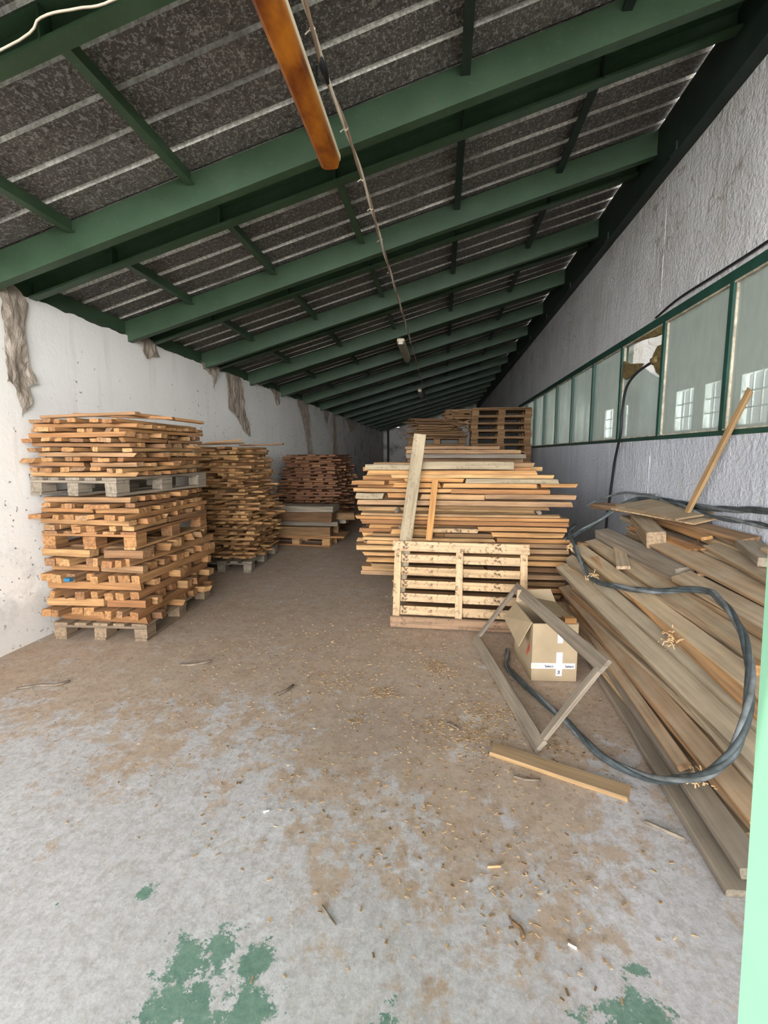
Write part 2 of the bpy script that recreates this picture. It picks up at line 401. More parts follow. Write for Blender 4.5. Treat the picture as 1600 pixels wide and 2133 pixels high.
# roof sheet with ribs running up the slope
b = MB(); prof = []; yy = -.25; P_ = .25
while yy < YEND+.3:
    prof += [(yy,0),(yy+.195,0),(yy+.202,.026),(yy+.244,.026)]
    yy += P_
xa, xb = XL-.35, XR-.081
n = len(prof)
vs = [(xa,y,roofz(xa,.165)+z) for y,z in prof]+[(xb,y,roofz(xb,.165)+z) for y,z in prof]
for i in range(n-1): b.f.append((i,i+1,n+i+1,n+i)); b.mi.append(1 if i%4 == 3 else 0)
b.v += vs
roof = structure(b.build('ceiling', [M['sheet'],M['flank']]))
sm = roof.modifiers.new('thickness','SOLIDIFY'); sm.thickness = .003; sm.offset = 1

# eaves beam on the left wall and ridge beam on the right wall
b = MB(); b.box((XL-.16,-.1,2.772),(XL-.02,YEND,2.90)); structure(b.build('trim_2', M['green']))
b = MB()
b.box((XR-.10,-.1,3.955),(XR-.085,YEND,4.352)); b.box((XR-.085,-.1,3.955),(XR+.0,YEND,3.97)); b.box((XR-.085,-.1,4.2),(XR+.0,YEND,4.215))
for k in range(18): b.box((XR-.115,1.2+1.6*k,3.955),(XR-.10,1.32+1.6*k,4.02))
structure(b.build('trim_3', M['dgreen']))

# ---- rafters: pairs of channels, short purlins between the pairs
PUR = [-2.55,-1.67,-.79,.11,1.02]
PAIRS = [1.6+1.6*k for k in range(16)]
NP = len(PAIRS)
def channel(y, dirn, zlo, zhi):
    """C-channel following the slope; flanges point to +y*dirn"""
    t = .007; w = .075
    prof = [(0,zlo),(w,zlo),(w,zlo+t+.012),(w-.006,zlo+t+.012),(w-.006,zlo+t),(t,zlo+t),(t,zhi-t),(w,zhi-t),(w,zhi),(0,zhi)]
    prof = [(y+dirn*a, z) for a,z in prof]
    if dirn < 0: prof.reverse()
    bb = MB(); bb.prism(prof, XL-.15, XR-.10, shear=lambda x: roofz(x)); return bb
for k,y in enumerate(PAIRS):
    who = ordw(k+1)
    o = channel(y, 1, -.06, .15).build('rafter', M['green'])
    tag(o, f'green steel roof rafter, front channel of the {who} rafter pair from the doorway', 'roof beam', 'sloping green steel rafters')
    y2 = y+.47
    o = channel(y2, -1, .0, .155).build('rafter', M['green'])
    tag(o, f'green steel roof rafter, rear channel of the {who} rafter pair from the doorway', 'roof beam', 'sloping green steel rafters')
    if k < 9:
        for x in PUR:
            bb = MB(); bb.box((x-.005,y2-.078,roofz(x,.006)),(x+.005,y2-.004,roofz(x,.148)))
            bb.build('stiffener_plate', M['dgreen'] if x > -.3 else M['green'], o)
    if k+1 < NP:
        ya, yb = y2+.004, PAIRS[k+1]-.004
        for q,x in enumerate(PUR):
            bb = MB(); z = roofz(x)
            bb.box((x-.028,ya,z+.075),(x+.028,yb,z+.082)); bb.box((x-.004,ya,z+.08),(x+.004,yb,z+.158))
            bb.box((x-.028,ya,z+.082),(x-.022,yb,z+.095))
            o2 = bb.build('purlin', M['green'] if x < -.3 else M['dgreen'])
            tag(o2, f'short green purlin, {ordw(q+1)} from the white wall, between {ordw(k+1)} and {ordw(k+2)} rafter pairs', 'purlin', 'short purlins between the rafters')

# ---- window ribbon
W = empty('window_1', (XR+.03,0,WZ0)); structure(W)
def wpart(name, lo, hi, mat):
    bb = MB(); bb.box(lo,hi); o = bb.build(name, mat); o.parent = W; o.matrix_parent_inverse = W.matrix_basis.inverted(); return o
MUL = [.65+1.0*k for k in range(13)]
wpart('sill_rail', (XR-.005,WY0,WZ0-.005),(XR+.06,WY1,WZ0+.03), M['gframe'])
wpart('head_rail', (XR-.012,WY0,WZ1-.065),(XR+.06,WY1,WZ1+.005), M['gframe'])
wpart('putty_line', (XR-.008,WY0,WZ0+.03),(XR+.02,WY1,WZ0+.04), M['putty'])
wpart('putty_line', (XR-.006,WY0,WZ1-.078),(XR+.02,WY1,WZ1-.065), M['putty'])
for k,y in enumerate(MUL):
    wpart('mullion', (XR-.012,y-.03,WZ0+.03),(XR+.055,y+.015,WZ1-.065), M['gframe'])
    if k < 6: wpart('putty_line', (XR+.006,y-.040,WZ0+.04),(XR+.03,y-.031,WZ1-.078), M['putty'])
    if k+1 < len(MUL):
        y0,y1 = y+.01, MUL[k+1]-.025
        bb = MB()
        if k == 4:      # the broken pane: scalloped upper edge with a hole above
            P = [(y0,WZ0+.02),(y1,WZ0+.02),(y1,2.44),(y1-.12,2.40),(y1-.25,2.385),(y1-.38,2.36),(y1-.52,2.37),(y1-.66,2.30),(y1-.80,2.24),(y0,2.20)]
        else: P = [(y0,WZ0+.02),(y1,WZ0+.02),(y1,WZ1-.05),(y0,WZ1-.05)]
        nn = len(P)
        vs = [(XR+.022,a,c) for a,c in P]+[(XR+.027,a,c) for a,c in P]
        bb.add(vs, [tuple(range(nn)),tuple(reversed(range(nn,2*nn)))]+[(i,nn+i,nn+(i+1)%nn,(i+1)%nn) for i in range(nn)])
        o = bb.build('broken_pane' if k == 4 else 'pane', M['glass']); o.parent = W; o.matrix_parent_inverse = W.matrix_basis.inverted()
        if k == 4: o['label'] = 'broken pane with a hole along its top'
def lump(P, t=.03, jit=.02):
    bb = MB(); nn = len(P)
    vs = [(XR+.0+rnd.uniform(-jit,jit)*.5,a+rnd.uniform(-jit,jit)*.4,c+rnd.uniform(-jit,jit)*.4) for a,c in P]
    vs += [(x+t,a,c) for x,a,c in vs]
    bb.add(vs, [tuple(range(nn)),tuple(reversed(range(nn,2*nn)))]+[(i,nn+i,nn+(i+1)%nn,(i+1)%nn) for i in range(nn)]); return bb
M['foam'] = plain('brown_foam_filler', (.17,.125,.055), .9, .1, var=.45, sc=30., bumpv=.8)
for P in ([(5.60,2.52),(5.60,2.36),(5.50,2.32),(5.36,2.34),(5.22,2.37),(5.10,2.40),(5.2,2.42),(5.33,2.45),(5.46,2.47)],
          [(4.69,2.50),(4.69,2.22),(4.76,2.27),(4.84,2.34),(4.90,2.40),(4.86,2.46),(4.78,2.50)],
          [(5.60,2.68),(5.3,2.655),(4.98,2.63),(4.9,2.61),(4.72,2.60),(4.70,2.68)]):
    o = lump(P).build('filler_foam', M['foam']); o.parent = W; o.matrix_parent_inverse = W.matrix_basis.inverted()

# hall on the far side of the glass: floor, walls with real openings, flat roof with unseen openings added to light it
HX = 8.4; HY = 27.
b = MB(); b.box((XR+.2,-2.2,-.1),(HX,HY,0)); structure(b.build('floor_hall', M['hallwall']))
b = MB()
b.box((HX,-2.2,0),(HX+.2,HY,2.35)); b.box((HX,-2.2,3.75),(HX+.2,HY,6.2))
yy = -2.2
while yy < HY:
    b.box((HX,yy,2.35),(HX+.2,yy+.7,3.75))
    for q in (1.1,1.5): b.box((HX+.08,yy+q,2.35),(HX+.12,yy+q+.04,3.75))
    for zq in (2.8,3.25): b.box((HX+.08,yy+.6,zq),(HX+.12,yy+2.0,zq+.04))
    yy += 1.9
b.box((XR+.2,HY,0),(HX+.2,HY+.2,6.2)); b.box((XR+.2,-2.4,0),(HX+.2,-2.2,6.2))
structure(b.build('wall_hall', M['hallwall']))
b = MB()
def hz(x): return 3.99+.31*(x-XR)
def rslab(x0,x1,y0,y1):
    b.add([(x0,y0,hz(x0)),(x1,y0,hz(x1)),(x1,y1,hz(x1)),(x0,y1,hz(x0)),(x0,y0,hz(x0)+.1),(x1,y0,hz(x1)+.1),(x1,y1,hz(x1)+.1),(x0,y1,hz(x0)+.1)],
          [(0,3,2,1),(4,5,6,7),(0,1,5,4),(1,2,6,5),(2,3,7,6),(3,0,4,7)])
yy = -2.4
rslab(4.9,HX+.2,-2.4,HY+.2); rslab(XR+.05,2.6,-2.4,HY+.2)
while yy < HY:
    rslab(2.6,4.9,yy,yy+1.75); yy += 2.4
structure(b.build('ceiling_hall', M['hallwall']))
b = MB()
for yy in (3.6,9.4): b.box((3.6,yy,0),(4.0,yy+.45,4.3))
structure(b.build('column_hall', M['greywall']))

# door leaf edge close to the camera, swung open outwards and sagging slightly
b = MB()
Md = Matrix.Translation((.3645,.5,0)) @ Matrix.Rotation(-.0317,4,'Y') @ Matrix.Rotation(math.radians(-17),4,'Z')
b.box((0,-.75,.04),(.045,0,2.05), Md)
structure(b.build('door_1', M['mint']))
# ------------------------------------------------------------------ timber pieces
def plank_mesh(L, W, T, mat, bow=.0, seg=5, ch=None, cut=.0, wane=0., name='timber', twist=0.):
    """sawn stick: length on local x, chamfered section, slight bow, crooked ends"""
    ch = ch if ch is not None else min(.004, T*.14, W*.14)
    w,t = W/2,T/2
    sec = [(-w+ch,-t),(w-ch,-t),(w,-t+ch),(w,t-ch),(w-ch,t),(-w+ch,t),(-w,t-ch),(-w,-t+ch)]
    e0,e1 = rnd.uniform(-cut,cut),rnd.uniform(-cut,cut); f0,f1 = rnd.uniform(-cut,cut)*.6,rnd.uniform(-cut,cut)*.6
    ph = rnd.uniform(0,100); by = rnd.uniform(-1,1)*bow*.6; bz = rnd.uniform(-1,1)*bow
    vs = []
    for i in range(seg+1):
        u = i/seg; x = -L/2+L*u; k = 4*u*(1-u)
        wj = wane*noise.noise((ph+u*L*6,1,1)); wk = wane*noise.noise((ph+u*L*6,8,4))
        a = twist*(u-.5); ca,sa = math.cos(a),math.sin(a)
        for (y,z) in sec:
            xx = x
            if i == 0: xx += e0*(y/w)+f0*(z/t)
            if i == seg: xx += e1*(y/w)+f1*(z/t)
            y2 = y*(1)+ (wj if y > 0 else -wk)
            vs.append((xx, y2*ca-z*sa+by*k, y2*sa+z*ca+bz*k))
    fs = [(i*8+j,(i)*8+(j+1)%8,(i+1)*8+(j+1)%8,(i+1)*8+j) for i in range(seg) for j in range(8)]
    fs = [tuple(reversed(f)) for f in fs]
    fs += [tuple(range(8)), tuple(reversed(range(seg*8,seg*8+8)))]
    m = bpy.data.meshes.new(name); m.from_pydata(vs,[],fs); m.materials.append(mat); m.update(); return m
def put(name, mesh, Mx, parent=None):
    o = bpy.data.objects.new(name, mesh); COL.objects.link(o)
    o.matrix_world = Mx
    if parent is not None: o.parent = parent
    return o
def between(A, B, roll=0., up=Vector((0,0,1))):
    A,B = Vector(A),Vector(B); x = (B-A).normalized(); y = up.cross(x)
    y = y.normalized() if y.length > 1e-4 else Vector((0,1,0)); z = x.cross(y)
    R = Matrix((x,y,z)).transposed().to_4x4() @ Matrix.Rotation(roll,4,'X')
    return Matrix.Translation((A+B)/2) @ R, (B-A).length
def xf(x,y,z,rz=0,rx=0,ry=0): return Matrix.Translation((x,y,z)) @ Euler((rx,ry,rz)).to_matrix().to_4x4()

# pallets (1.2 long on local y, 0.8 wide on local x)
def make_pallet(loc, rz, label, mat, group=None, tilt=(0,0), pj=1.):
    root = empty('pallet', loc, rz); root.rotation_euler = (tilt[0],tilt[1],rz)
    tag(root, label, 'pallet', group)
    def pc(name, cx, cy, cz, lx, ly, lz):
        if ly >= lx: m = plank_mesh(ly,lx,lz,mat,.002,3,cut=.004,name=name); R = Matrix.Rotation(PI/2,4,'Z')
        else: m = plank_mesh(lx,ly,lz,mat,.002,3,cut=.004,name=name); R = Matrix.Identity(4)
        o = bpy.data.objects.new(name, m); COL.objects.link(o); o.parent = root
        o.matrix_local = Matrix.Translation((cx,cy,cz)) @ R @ Matrix.Rotation(rnd.uniform(-.012,.012),4,'Z'); return o
    for x in (-.345,0,.345): pc('runner', x, 0, .011, .10, 1.2, .021)
    for x in (-.345,0,.345):
        for y in (-.53,0,.53): pc('block', x, y, .0615, .105, .135, .077)
    for y in (-.53,0,.53): pc('stringer_board', 0, y, .111, .8, .135, .02)
    for x in (-.335,-.168,0,.168,.335): pc('deck_board', x, 0, .133, .13 if abs(x) != .168 else .10, 1.2, .021)
    return root
make_pallet((-2.795,4.05,.0), math.radians(3), 'dusty wooden pallet on the floor, lowest under the near stack of battens', M['pallet'])

def layer_stack(x0,x1,y0,y1,z0,layers,th,mat,nm,cat,group,phr,cross_first=True,ncross=8,nlong=8,over=.05,skew=0.,flare=None,tz=0.,wob=.01,split=.3,th_j=.1):
    """courses of sticks, alternately crosswise (along x) and lengthwise (along y)"""
    z = z0; cx,cy = (x0+x1)/2,(y0+y1)/2
    for c in range(layers):
        t = th*rnd.uniform(.88,1.1); cross = (c%2 == 0) == cross_first
        sk = skew*(c/layers)+rnd.uniform(-.012,.012)
        ax0,ax1,ay0,ay1 = x0,x1,y0,y1
        if flare:
            f = flare(c/layers); ax0 += f[0]; ax1 += f[1]; ay0 += f[2]; ay1 += f[3]
        num = 0
        if cross:
            pit = (ay1-ay0)/ncross
            for i in range(ncross):
                yy = ay0+pit*(i+.5)+rnd.uniform(-.28,.28)*pit; w = min(pit*.9, rnd.uniform(.05,.11))
                segs = [(ax0,ax1)] if rnd.random() > split else None
                if segs is None:
                    m = ax0+(ax1-ax0)*rnd.uniform(.42,.6); segs = [(ax0,m-.012),(m+.012,ax1)]
                for (a,bq) in segs:
                    a += rnd.uniform(-over,over); bq += rnd.uniform(-over,over*1.3) if bq == ax1 or True else 0
                    if len(segs) == 2 and a > ax0+.2: a = max(a, segs[0][1]+.07)
                    num += 1
                    me = plank_mesh(bq-a, w, t*rnd.uniform(.97-th_j,.98), mat, .003, 2, cut=.008 if rnd.random() < .8 else .03, name=nm)
                    o = put(nm, me, xf((a+bq)/2, yy, z+t/2, sk+rnd.uniform(-wob,wob), rnd.uniform(-.05,.05), rnd.uniform(-.012,.012)))
                    tag(o, phr('cross', num, c+1), cat, group)
        else:
            pit = (ax1-ax0)/nlong
            for i in range(nlong):
                xx = ax0+pit*(i+.5)+rnd.uniform(-.28,.28)*pit; w = min(pit*.9, rnd.uniform(.05,.11))
                segs = [(ay0,ay1)] if rnd.random() > split else None
                if segs is None:
                    m = ay0+(ay1-ay0)*rnd.uniform(.4,.6); segs = [(ay0,m-.012),(m+.012,ay1)]
                for (a,bq) in segs:
                    a += rnd.uniform(-over,over); bq += rnd.uniform(-over,over)
                    if len(segs) == 2 and a > ay0+.2: a = max(a, segs[0][1]+.07)
                    num += 1
                    me = plank_mesh(bq-a, w, t*rnd.uniform(.97-th_j,.98), mat, .003, 2, cut=.008 if rnd.random() < .8 else .03, name=nm)
                    o = put(nm, me, xf(xx, (a+bq)/2, z+t/2+tz*-0, PI/2+sk+rnd.uniform(-wob,wob), rnd.uniform(-.05,.05), rnd.uniform(-.012,.012)))
                    tag(o, phr('long', num, c+1), cat, group)
        z += t
    return z
def nphr(place):
    def f(kind, i, c):
        if kind == 'cross': return f'rough pine batten laid crosswise, {ordw(i)} back, {ordw(c)} course above {place} pallet of near stack'
        return f'rough pine batten laid lengthwise, {ordw(i)} from wall, {ordw(c)} course above {place} pallet of near stack'
    return f
GN = 'battens in the near stack by the white wall'
X0,X1,Y0,Y1 = -3.215,-2.37,3.42,4.66
z = layer_stack(X0,X1,Y0,Y1,.146,9,.067,M['batten'],'batten','wooden batten',GN,nphr('bottom'),True,8,8,.05,.0,split=.22,wob=.06,th_j=.22)
zt1 = z
make_pallet((-2.80,4.03,zt1+.002), math.radians(1.5), 'brown wooden pallet laid across the lower battens, middle one in the near stack', M['batten'])
z = layer_stack(X0+.01,X1-.03,Y0-.02,Y1-.06,zt1+.148,6,.047,M['batten'],'batten','wooden batten',GN,nphr('middle'),False,8,7,.05,.02,split=.3,wob=.10,th_j=.25)
zt2 = z
make_pallet((-2.80,3.98,zt2+.012), math.radians(-5), 'weathered grey pallet carrying the highest battens, topmost pallet of the near stack', M['grey'])
z = layer_stack(X0,X1,Y0-.03,Y1-.12,zt2+.160,12,.0365,M['batten'],'batten','wooden batten',GN,nphr('top'),True,7,7,.055,-.02,split=.3,wob=.06,th_j=.25)
zt3 = z
for (A,B,w,lb) in (((-3.10,3.44,zt3+.016),(-2.28,3.40,zt3+.035),.05,'thin pine batten lying loose on top of the near stack, front one'),
                ((-2.99,3.62,zt3+.052),(-2.2,3.75,zt3+.022),.05,'pale pine batten lying skewed on top of the near stack, second back'),
                ((-2.46,3.5,zt3+.045),(-2.24,4.3,zt3+.022),.06,'pine batten lying lengthwise on top of the near stack, aisle side')):
    Mx,L = between(A,B); tag(put('batten', plank_mesh(L,w,.024,M['batten'],.004,3,cut=.01), Mx), lb, 'wooden batten', GN)
# blue-ended stub in the front face
Mx,L = between((-3.035,3.375,.457),(-3.035,3.39,.457)); 
tag(put('offcut', plank_mesh(.05,.042,.03,M['blue'],0,1), xf(-2.93,3.36,zt1-.233,0)), 'small blue-painted stub poking from the front of the near stack', 'wood offcut')

# second stack: thin slats
X0,X1,Y0,Y1 = -3.19,-2.52,5.76,6.9
make_pallet((-2.85,6.33,0), math.radians(3.5), 'grey wooden pallet on the floor under the second stack along the wall', M['grey'])
GS = 'thin slats in the second stack by the white wall'
def sphr(kind, i, c):
    return f'thin brown slat laid {"crosswise" if kind == "cross" else "lengthwise"}, {ordw(i)} in its course, {ordw(c)} course of second stack'
layer_stack(X0,X1+.02,Y0,Y1,.147,44,.0335,M['slat'],'slat','wooden slat',GS,sphr,True,4,5,.08,.0,
            flare=lambda u:(.02,.09*math.sin(u*5)+.07*u,.02*math.sin(u*9)-.02,.0),split=.15,wob=.08,th_j=.2)
for i,(A,B) in enumerate((((-2.95,5.72,1.655),(-2.55,5.9,1.70)),((-3.1,5.8,1.64),(-2.6,6.1,1.665)),((-2.75,6.3,1.64),(-2.12,6.25,1.655)))):
    Mx,L = between(A,B); tag(put('slat', plank_mesh(L,.05,.02,M['slat'],.004,3), Mx), f'loose brown slat sticking out of the top of the second stack, {ordw(i+1)} back', 'wooden slat', GS)

# third stack further back: nobody could count these
def slat_pile(name, x0,x1,y0,y1,z0,z1,th,mat,M0=Matrix.Identity(4),bar=None,over=.06):
    bb = MB(); z = z0; c = 0
    while z < z1:
        t = th*rnd.uniform(.8,1.15); u = (z-z0)/(z1-z0); bl = bar(u) if bar else 0
        for i in range(5):
            if c%2 == 0:
                yy = y0+(y1-y0)*(i+.5)/5+rnd.uniform(-.05,.05); w = rnd.uniform(.05,.10)
                a,bq = x0-bl+rnd.uniform(-over,over), x1+bl+rnd.uniform(-over,over)
                bb.box((a-(a+bq)/2,-w,0),(bq-(a+bq)/2,w,t*.9), M0 @ xf((a+bq)/2,yy-(bl if i == 0 else 0),z,rnd.uniform(-.05,.05),rnd.uniform(-.03,.03),rnd.uniform(-.02,.02)))
            else:
                xx = x0+(x1-x0)*(i+.5)/5+rnd.uniform(-.05,.05); w = rnd.uniform(.05,.09)
                a,bq = y0-bl+rnd.uniform(-over,over), y1+bl+rnd.uniform(-over,over)
                bb.box((-w,a-(a+bq)/2,0),(w,bq-(a+bq)/2,t*.9), M0 @ xf(xx,(a+bq)/2,z,rnd.uniform(-.05,.05),0,rnd.uniform(-.03,.03)))
        z += t; c += 1
    return bb.build(name, mat)
o = slat_pile('slats', -2.98,-1.95,8.7,10.4,.0,1.50,.034,M['redslat'],bar=lambda u:.10*math.sin(PI*min(1,u*1.1)),over=.09)
tag(o, 'reddish brown stack of thin slats beside the white wall, behind the small low pile', 'stacked slats', kind='stuff')

# small low pile on a pallet
make_pallet((-2.36,8.0,0), math.radians(84), 'tan pallet on the floor under the low pile of thick boards', M['plank'])
G = 'thick boards on the small low pallet pile'
for (x0,x1,zz,t,w,yy,lb,mat) in ((-2.95,-1.55,.155,.035,.5,7.75,'long thin board, lowest on the small low pile beyond the second stack','plank'),
        (-3.0,-1.78,.193,.15,.22,7.56,'thick square timber in the lower front of the small low pile','darkred'),
        (-2.95,-1.72,.193,.13,.22,7.90,'thick timber at the lower back of the small low pile','darkred'),
        (-2.95,-1.68,.345,.07,.2,7.66,'recessed grey board midway up the small low pile','grey'),
        (-2.9,-1.6,.345,.07,.2,7.98,'grey board midway up at the back of the small low pile','grey'),
        (-3.0,-1.74,.418,.16,.2,7.58,'thick brown timber in the upper front of the small low pile','darkred'),
        (-2.9,-1.45,.418,.12,.2,7.92,'brown timber at the upper back of the small low pile','darkred'),
        (-2.98,-1.72,.582,.10,.42,7.68,'broad dusty board on top of the small low pile','grey')):
    tag(put('thick_board', plank_mesh(x1-x0,w,t*.97,M[mat],.004,4,cut=.012), xf((x0+x1)/2,yy,zz+t/2,rnd.uniform(-.02,.02))), lb, 'thick board', G)

# ------------------------------------------------------------------ plank pile in the middle
YF = 4.42
def px(x): return (x-920)*YF/990
def pz(y): return 1.52-(y-946)*YF/990
FR = [(763,862,967,979,'greyplank'),(872,1064,961,978,'greyplank'),(769,1108,979,988,0),(820,1147,988,996,0),(842,968,996,1004,'oak'),
 (972,1150,996,1006,'greyplank'),(922,1117,1006,1016,0),(733,804,1002,1011,0),(823,919,1005,1016,'oak'),(1121,1195,1005,1013,0),
 (735,938,1017,1025,0),(943,1138,1017,1027,0),(1013,1186,1028,1038,0),(806,870,1027,1037,0),(745,800,1027,1040,'greyplank'),(874,1009,1029,1041,0),
 (745,1180,1042,1053,'bark'),(905,1135,1053,1060,'darkred'),
 (752,1162,1069,1075,0),(740,1175,1076,1083,0),(751,1182,1084,1093,0),
 (901,996,1101,1110,'pale'),(814,895,1103,1116,0),(1000,1175,1096,1105,0),(934,1026,1111,1120,'darkred'),(1030,1172,1107,1117,0),
 (776,905,1113,1119,'darkred'),(757,1030,1121,1128,0),(1035,1190,1119,1128,0),(768,1000,1129,1137,0),(1010,1186,1129,1138,0),(738,1010,1140,1151,0),(1020,1178,1140,1150,0),
 (754,1182,1155,1163,0),(762,1176,1166,1176,0),(820,1172,1180,1190,'darkred'),(773,1010,1180,1189,'darkred'),(850,1178,1194,1204,0),(840,1174,1208,1218,'darkred'),(850,1180,1222,1232,0),(845,1172,1236,1246,'darkred'),(850,1176,1250,1260,0),(848,1170,1263,1272,'darkred')]
FR = [f for f in FR if not (f[0] == 820 and f[2] == 1180)]
FR.append((1016,1172,1180,1190,'darkred'))
GP = 'planks in the crosswise pile behind the slatted crate side'
FR.sort(key=lambda f: -f[2])
levels = {}
cnt = 0
def above(z): return 'low' if z < .5 else 'mid' if z < 1.0 else 'high'
for (x0,x1,y0,y1,mk) in FR:
    cnt += 1
    a,c2 = px(x0),px(x1); z0,z1 = pz(y1),pz(y0); t = (z1-z0)*.94; w = rnd.uniform(.10,.15)
    mat = M['plank'] if mk in (0,'bark') else M[mk]
    me = plank_mesh(c2-a, w, t, mat, .004, 8, cut=.02, wane=.012 if mk == 'bark' else .002)
    o = put('plank', me, xf((a+c2)/2, YF+w/2-.01+rnd.uniform(0,.03), (z0+z1)/2, rnd.uniform(-.006,.006), 0, 0))
    look = {0:'orange-brown',1:'',  'bark':'ragged barky','greyplank':'weathered grey','oak':'bright orange','darkred':'dark brown','pale':'whitish'}[mk]
    ln = 'short' if c2-a < .65 else 'long' if c2-a > 1.5 else 'mid-length'
    tag(o, f'{look} {ln} plank on the front face of the crosswise pile, {ordw(cnt)} from the bottom', 'wooden plank', GP)
# planks behind the front face
lv = 0; z = pz(1272)
while z < 1.405:
    t = .043; lv += 1
    for r,yy in enumerate((4.66,4.84)):
        x0 = -.72+rnd.uniform(-.12,.12)+(.38 if z < .3 else 0); x1 = (1.12 if z < .75 else .95)+rnd.uniform(-.15,.12)
        if 1.005 < z < 1.03: continue
        me = plank_mesh(x1-x0, .15, t*.93, M['plank'], .003, 5, cut=.015)
        o = put('plank', me, xf((x0+x1)/2, yy+rnd.uniform(-.01,.01), z+t/2, rnd.uniform(-.008,.008)))
        tag(o, f'brown plank in the crosswise pile, {("second","third")[r]} row back from its front face, {ordw(lv)} layer up', 'wooden plank', GP)
    z += t
# bearers and stickers
for (x,lb) in ((-.15,'dark bearer on the floor under the crosswise pile, end towards the aisle'),(.95,'dark bearer on the floor under the crosswise pile, window end')):
    tag(put('bearer', plank_mesh(.62,.10,pz(1273),M['darkred'],.0,3), xf(x,4.70,pz(1273)/2,PI/2)), lb, 'timber bearer')
for (x,y,lb) in ((827,1064.5,'round stick spacing the layers of the crosswise pile, aisle end'),(1119,1064.5,'round stick spacing the layers of the crosswise pile, window end'),(836,1098,'square stick spacing the lower layers of the crosswise pile')):
    bb = MB(); zz = pz(y); r = .019
    bb.tube([(px(x),YF-.02,zz),(px(x)+.01,YF+.25,zz),(px(x),YF+.5,zz)], r, 10)
    tag(bb.build('spacer_stick', M['bark'], smooth=True), lb, 'spacer stick')
# a second crosswise pile behind it
YF2 = 6.0
def px2(x): return (x-920)*YF2/990
def pz2(y): return 1.52-(y-946)*YF2/990
GR = 'planks in the rear crosswise pile'
cnt = 0
for (x0,x1,y0,y1,mk) in [(846,1035,930,936.5,'plank'),(846,1070,937,945,'plank'),(845,1088,946,955,'grey'),(848,1066,956,964,'darkred'),(880,1072,965,972,'plank'),(846,1080,973,981,'plank')][::-1]:
    cnt += 1; a,c2 = px2(x0),px2(x1); z0,z1 = pz2(y1),pz2(y0)
    tag(put('plank', plank_mesh(c2-a,.14,(z1-z0)*.95,M[mk],.004,6,cut=.015), xf((a+c2)/2,YF2+.08,(z0+z1)/2,rnd.uniform(-.01,.01))),
        f'plank on the front of the rear crosswise pile, {ordw(cnt)} from the bottom of those showing', 'wooden plank', GR)
z = 0.; lv = 0
while z < pz2(982):
    lv += 1; t = min(.11, pz2(982)-z)
    if t < .02: break
    for r,yy in enumerate((YF2+.1,YF2+.32)):
        a,c2 = -.42+rnd.uniform(-.04,.04), 1.0+rnd.uniform(-.06,.06)
        tag(put('plank', plank_mesh(c2-a,.18,t*.96,M['plank'],.002,4,cut=.01), xf((a+c2)/2,yy,z+t/2)),
            f'thick plank low in the rear crosswise pile, {ordw(lv)} layer up, {("front","back")[r]} row', 'wooden plank', GR)
    z += t
for q in range(5):
    tag(put('plank', plank_mesh(1.4,.16,.05,M['plank'],.004,5,cut=.01), xf(.28+rnd.uniform(-.05,.05),YF2+.30,pz2(981)+.027+.053*q,rnd.uniform(-.02,.02))),
        f'plank in the second row of the rear crosswise pile, {ordw(q+1)} of its upper layers', 'wooden plank', GR)

# two planks leaning on the front of the crosswise pile
Mx,L = between((-.325,4.26,.69),(-.195,4.372,1.705), up=Vector((0,1,0)))
Mx,L = between((-.372,4.150,.24),(-.197,4.388,1.700), up=Vector((0,1,0)))
tag(put('plank', plank_mesh(L,.112,.024,M['greyplank'],.002,6,cut=.003), Mx), 'tall weathered grey plank leaning upright against the crosswise pile', 'wooden plank')
Mx,L = between((-.104,4.235,.75),(-.055,4.388,1.285), up=Vector((0,1,0)))
tag(put('plank', plank_mesh(L,.058,.02,M['oak'],.002,5,cut=.003), Mx), 'narrow orange plank leaning upright beside the tall grey plank', 'wooden plank')

# slatted crate side leaning on the pile
t = empty('crate_side', (.165,4.03,.0)); t.rotation_euler = (math.radians(-11),math.radians(.4),math.radians(-.6))
tag(t, 'pale slatted wooden crate side leaning upright against the crosswise plank pile', 'crate side')
def cp(name, cx, cz, L, W_, T, yo, rot=0, mat='pale'):
    o = bpy.data.objects.new(name, plank_mesh(L,W_,T,M[mat],.002,6,cut=.004,name=name)); COL.objects.link(o); o.parent = t
    o.matrix_local = Matrix.Translation((cx,yo,cz)) @ (Matrix.Rotation(PI/2,4,'Y') if rot else Matrix.Identity(4)) @ Matrix.Rotation(PI/2,4,'X'); return o
HH = .765
for zc in (.148,.262,.378,.494,.606): cp('slat', 0, zc, 1.12, .072 if zc > .2 else .078, .02, .022)
for xc in (-.545,.0,.55): cp('upright', xc, .385, .66, .062, .02, .0, 1)
cp('top_rail', 0, .715, 1.185, .088, .022, -.021)
o = cp('bottom_rail', 0, .050, 1.19, .095, .022, -.021, mat='railwood'); o['label'] = 'browner bottom rail'

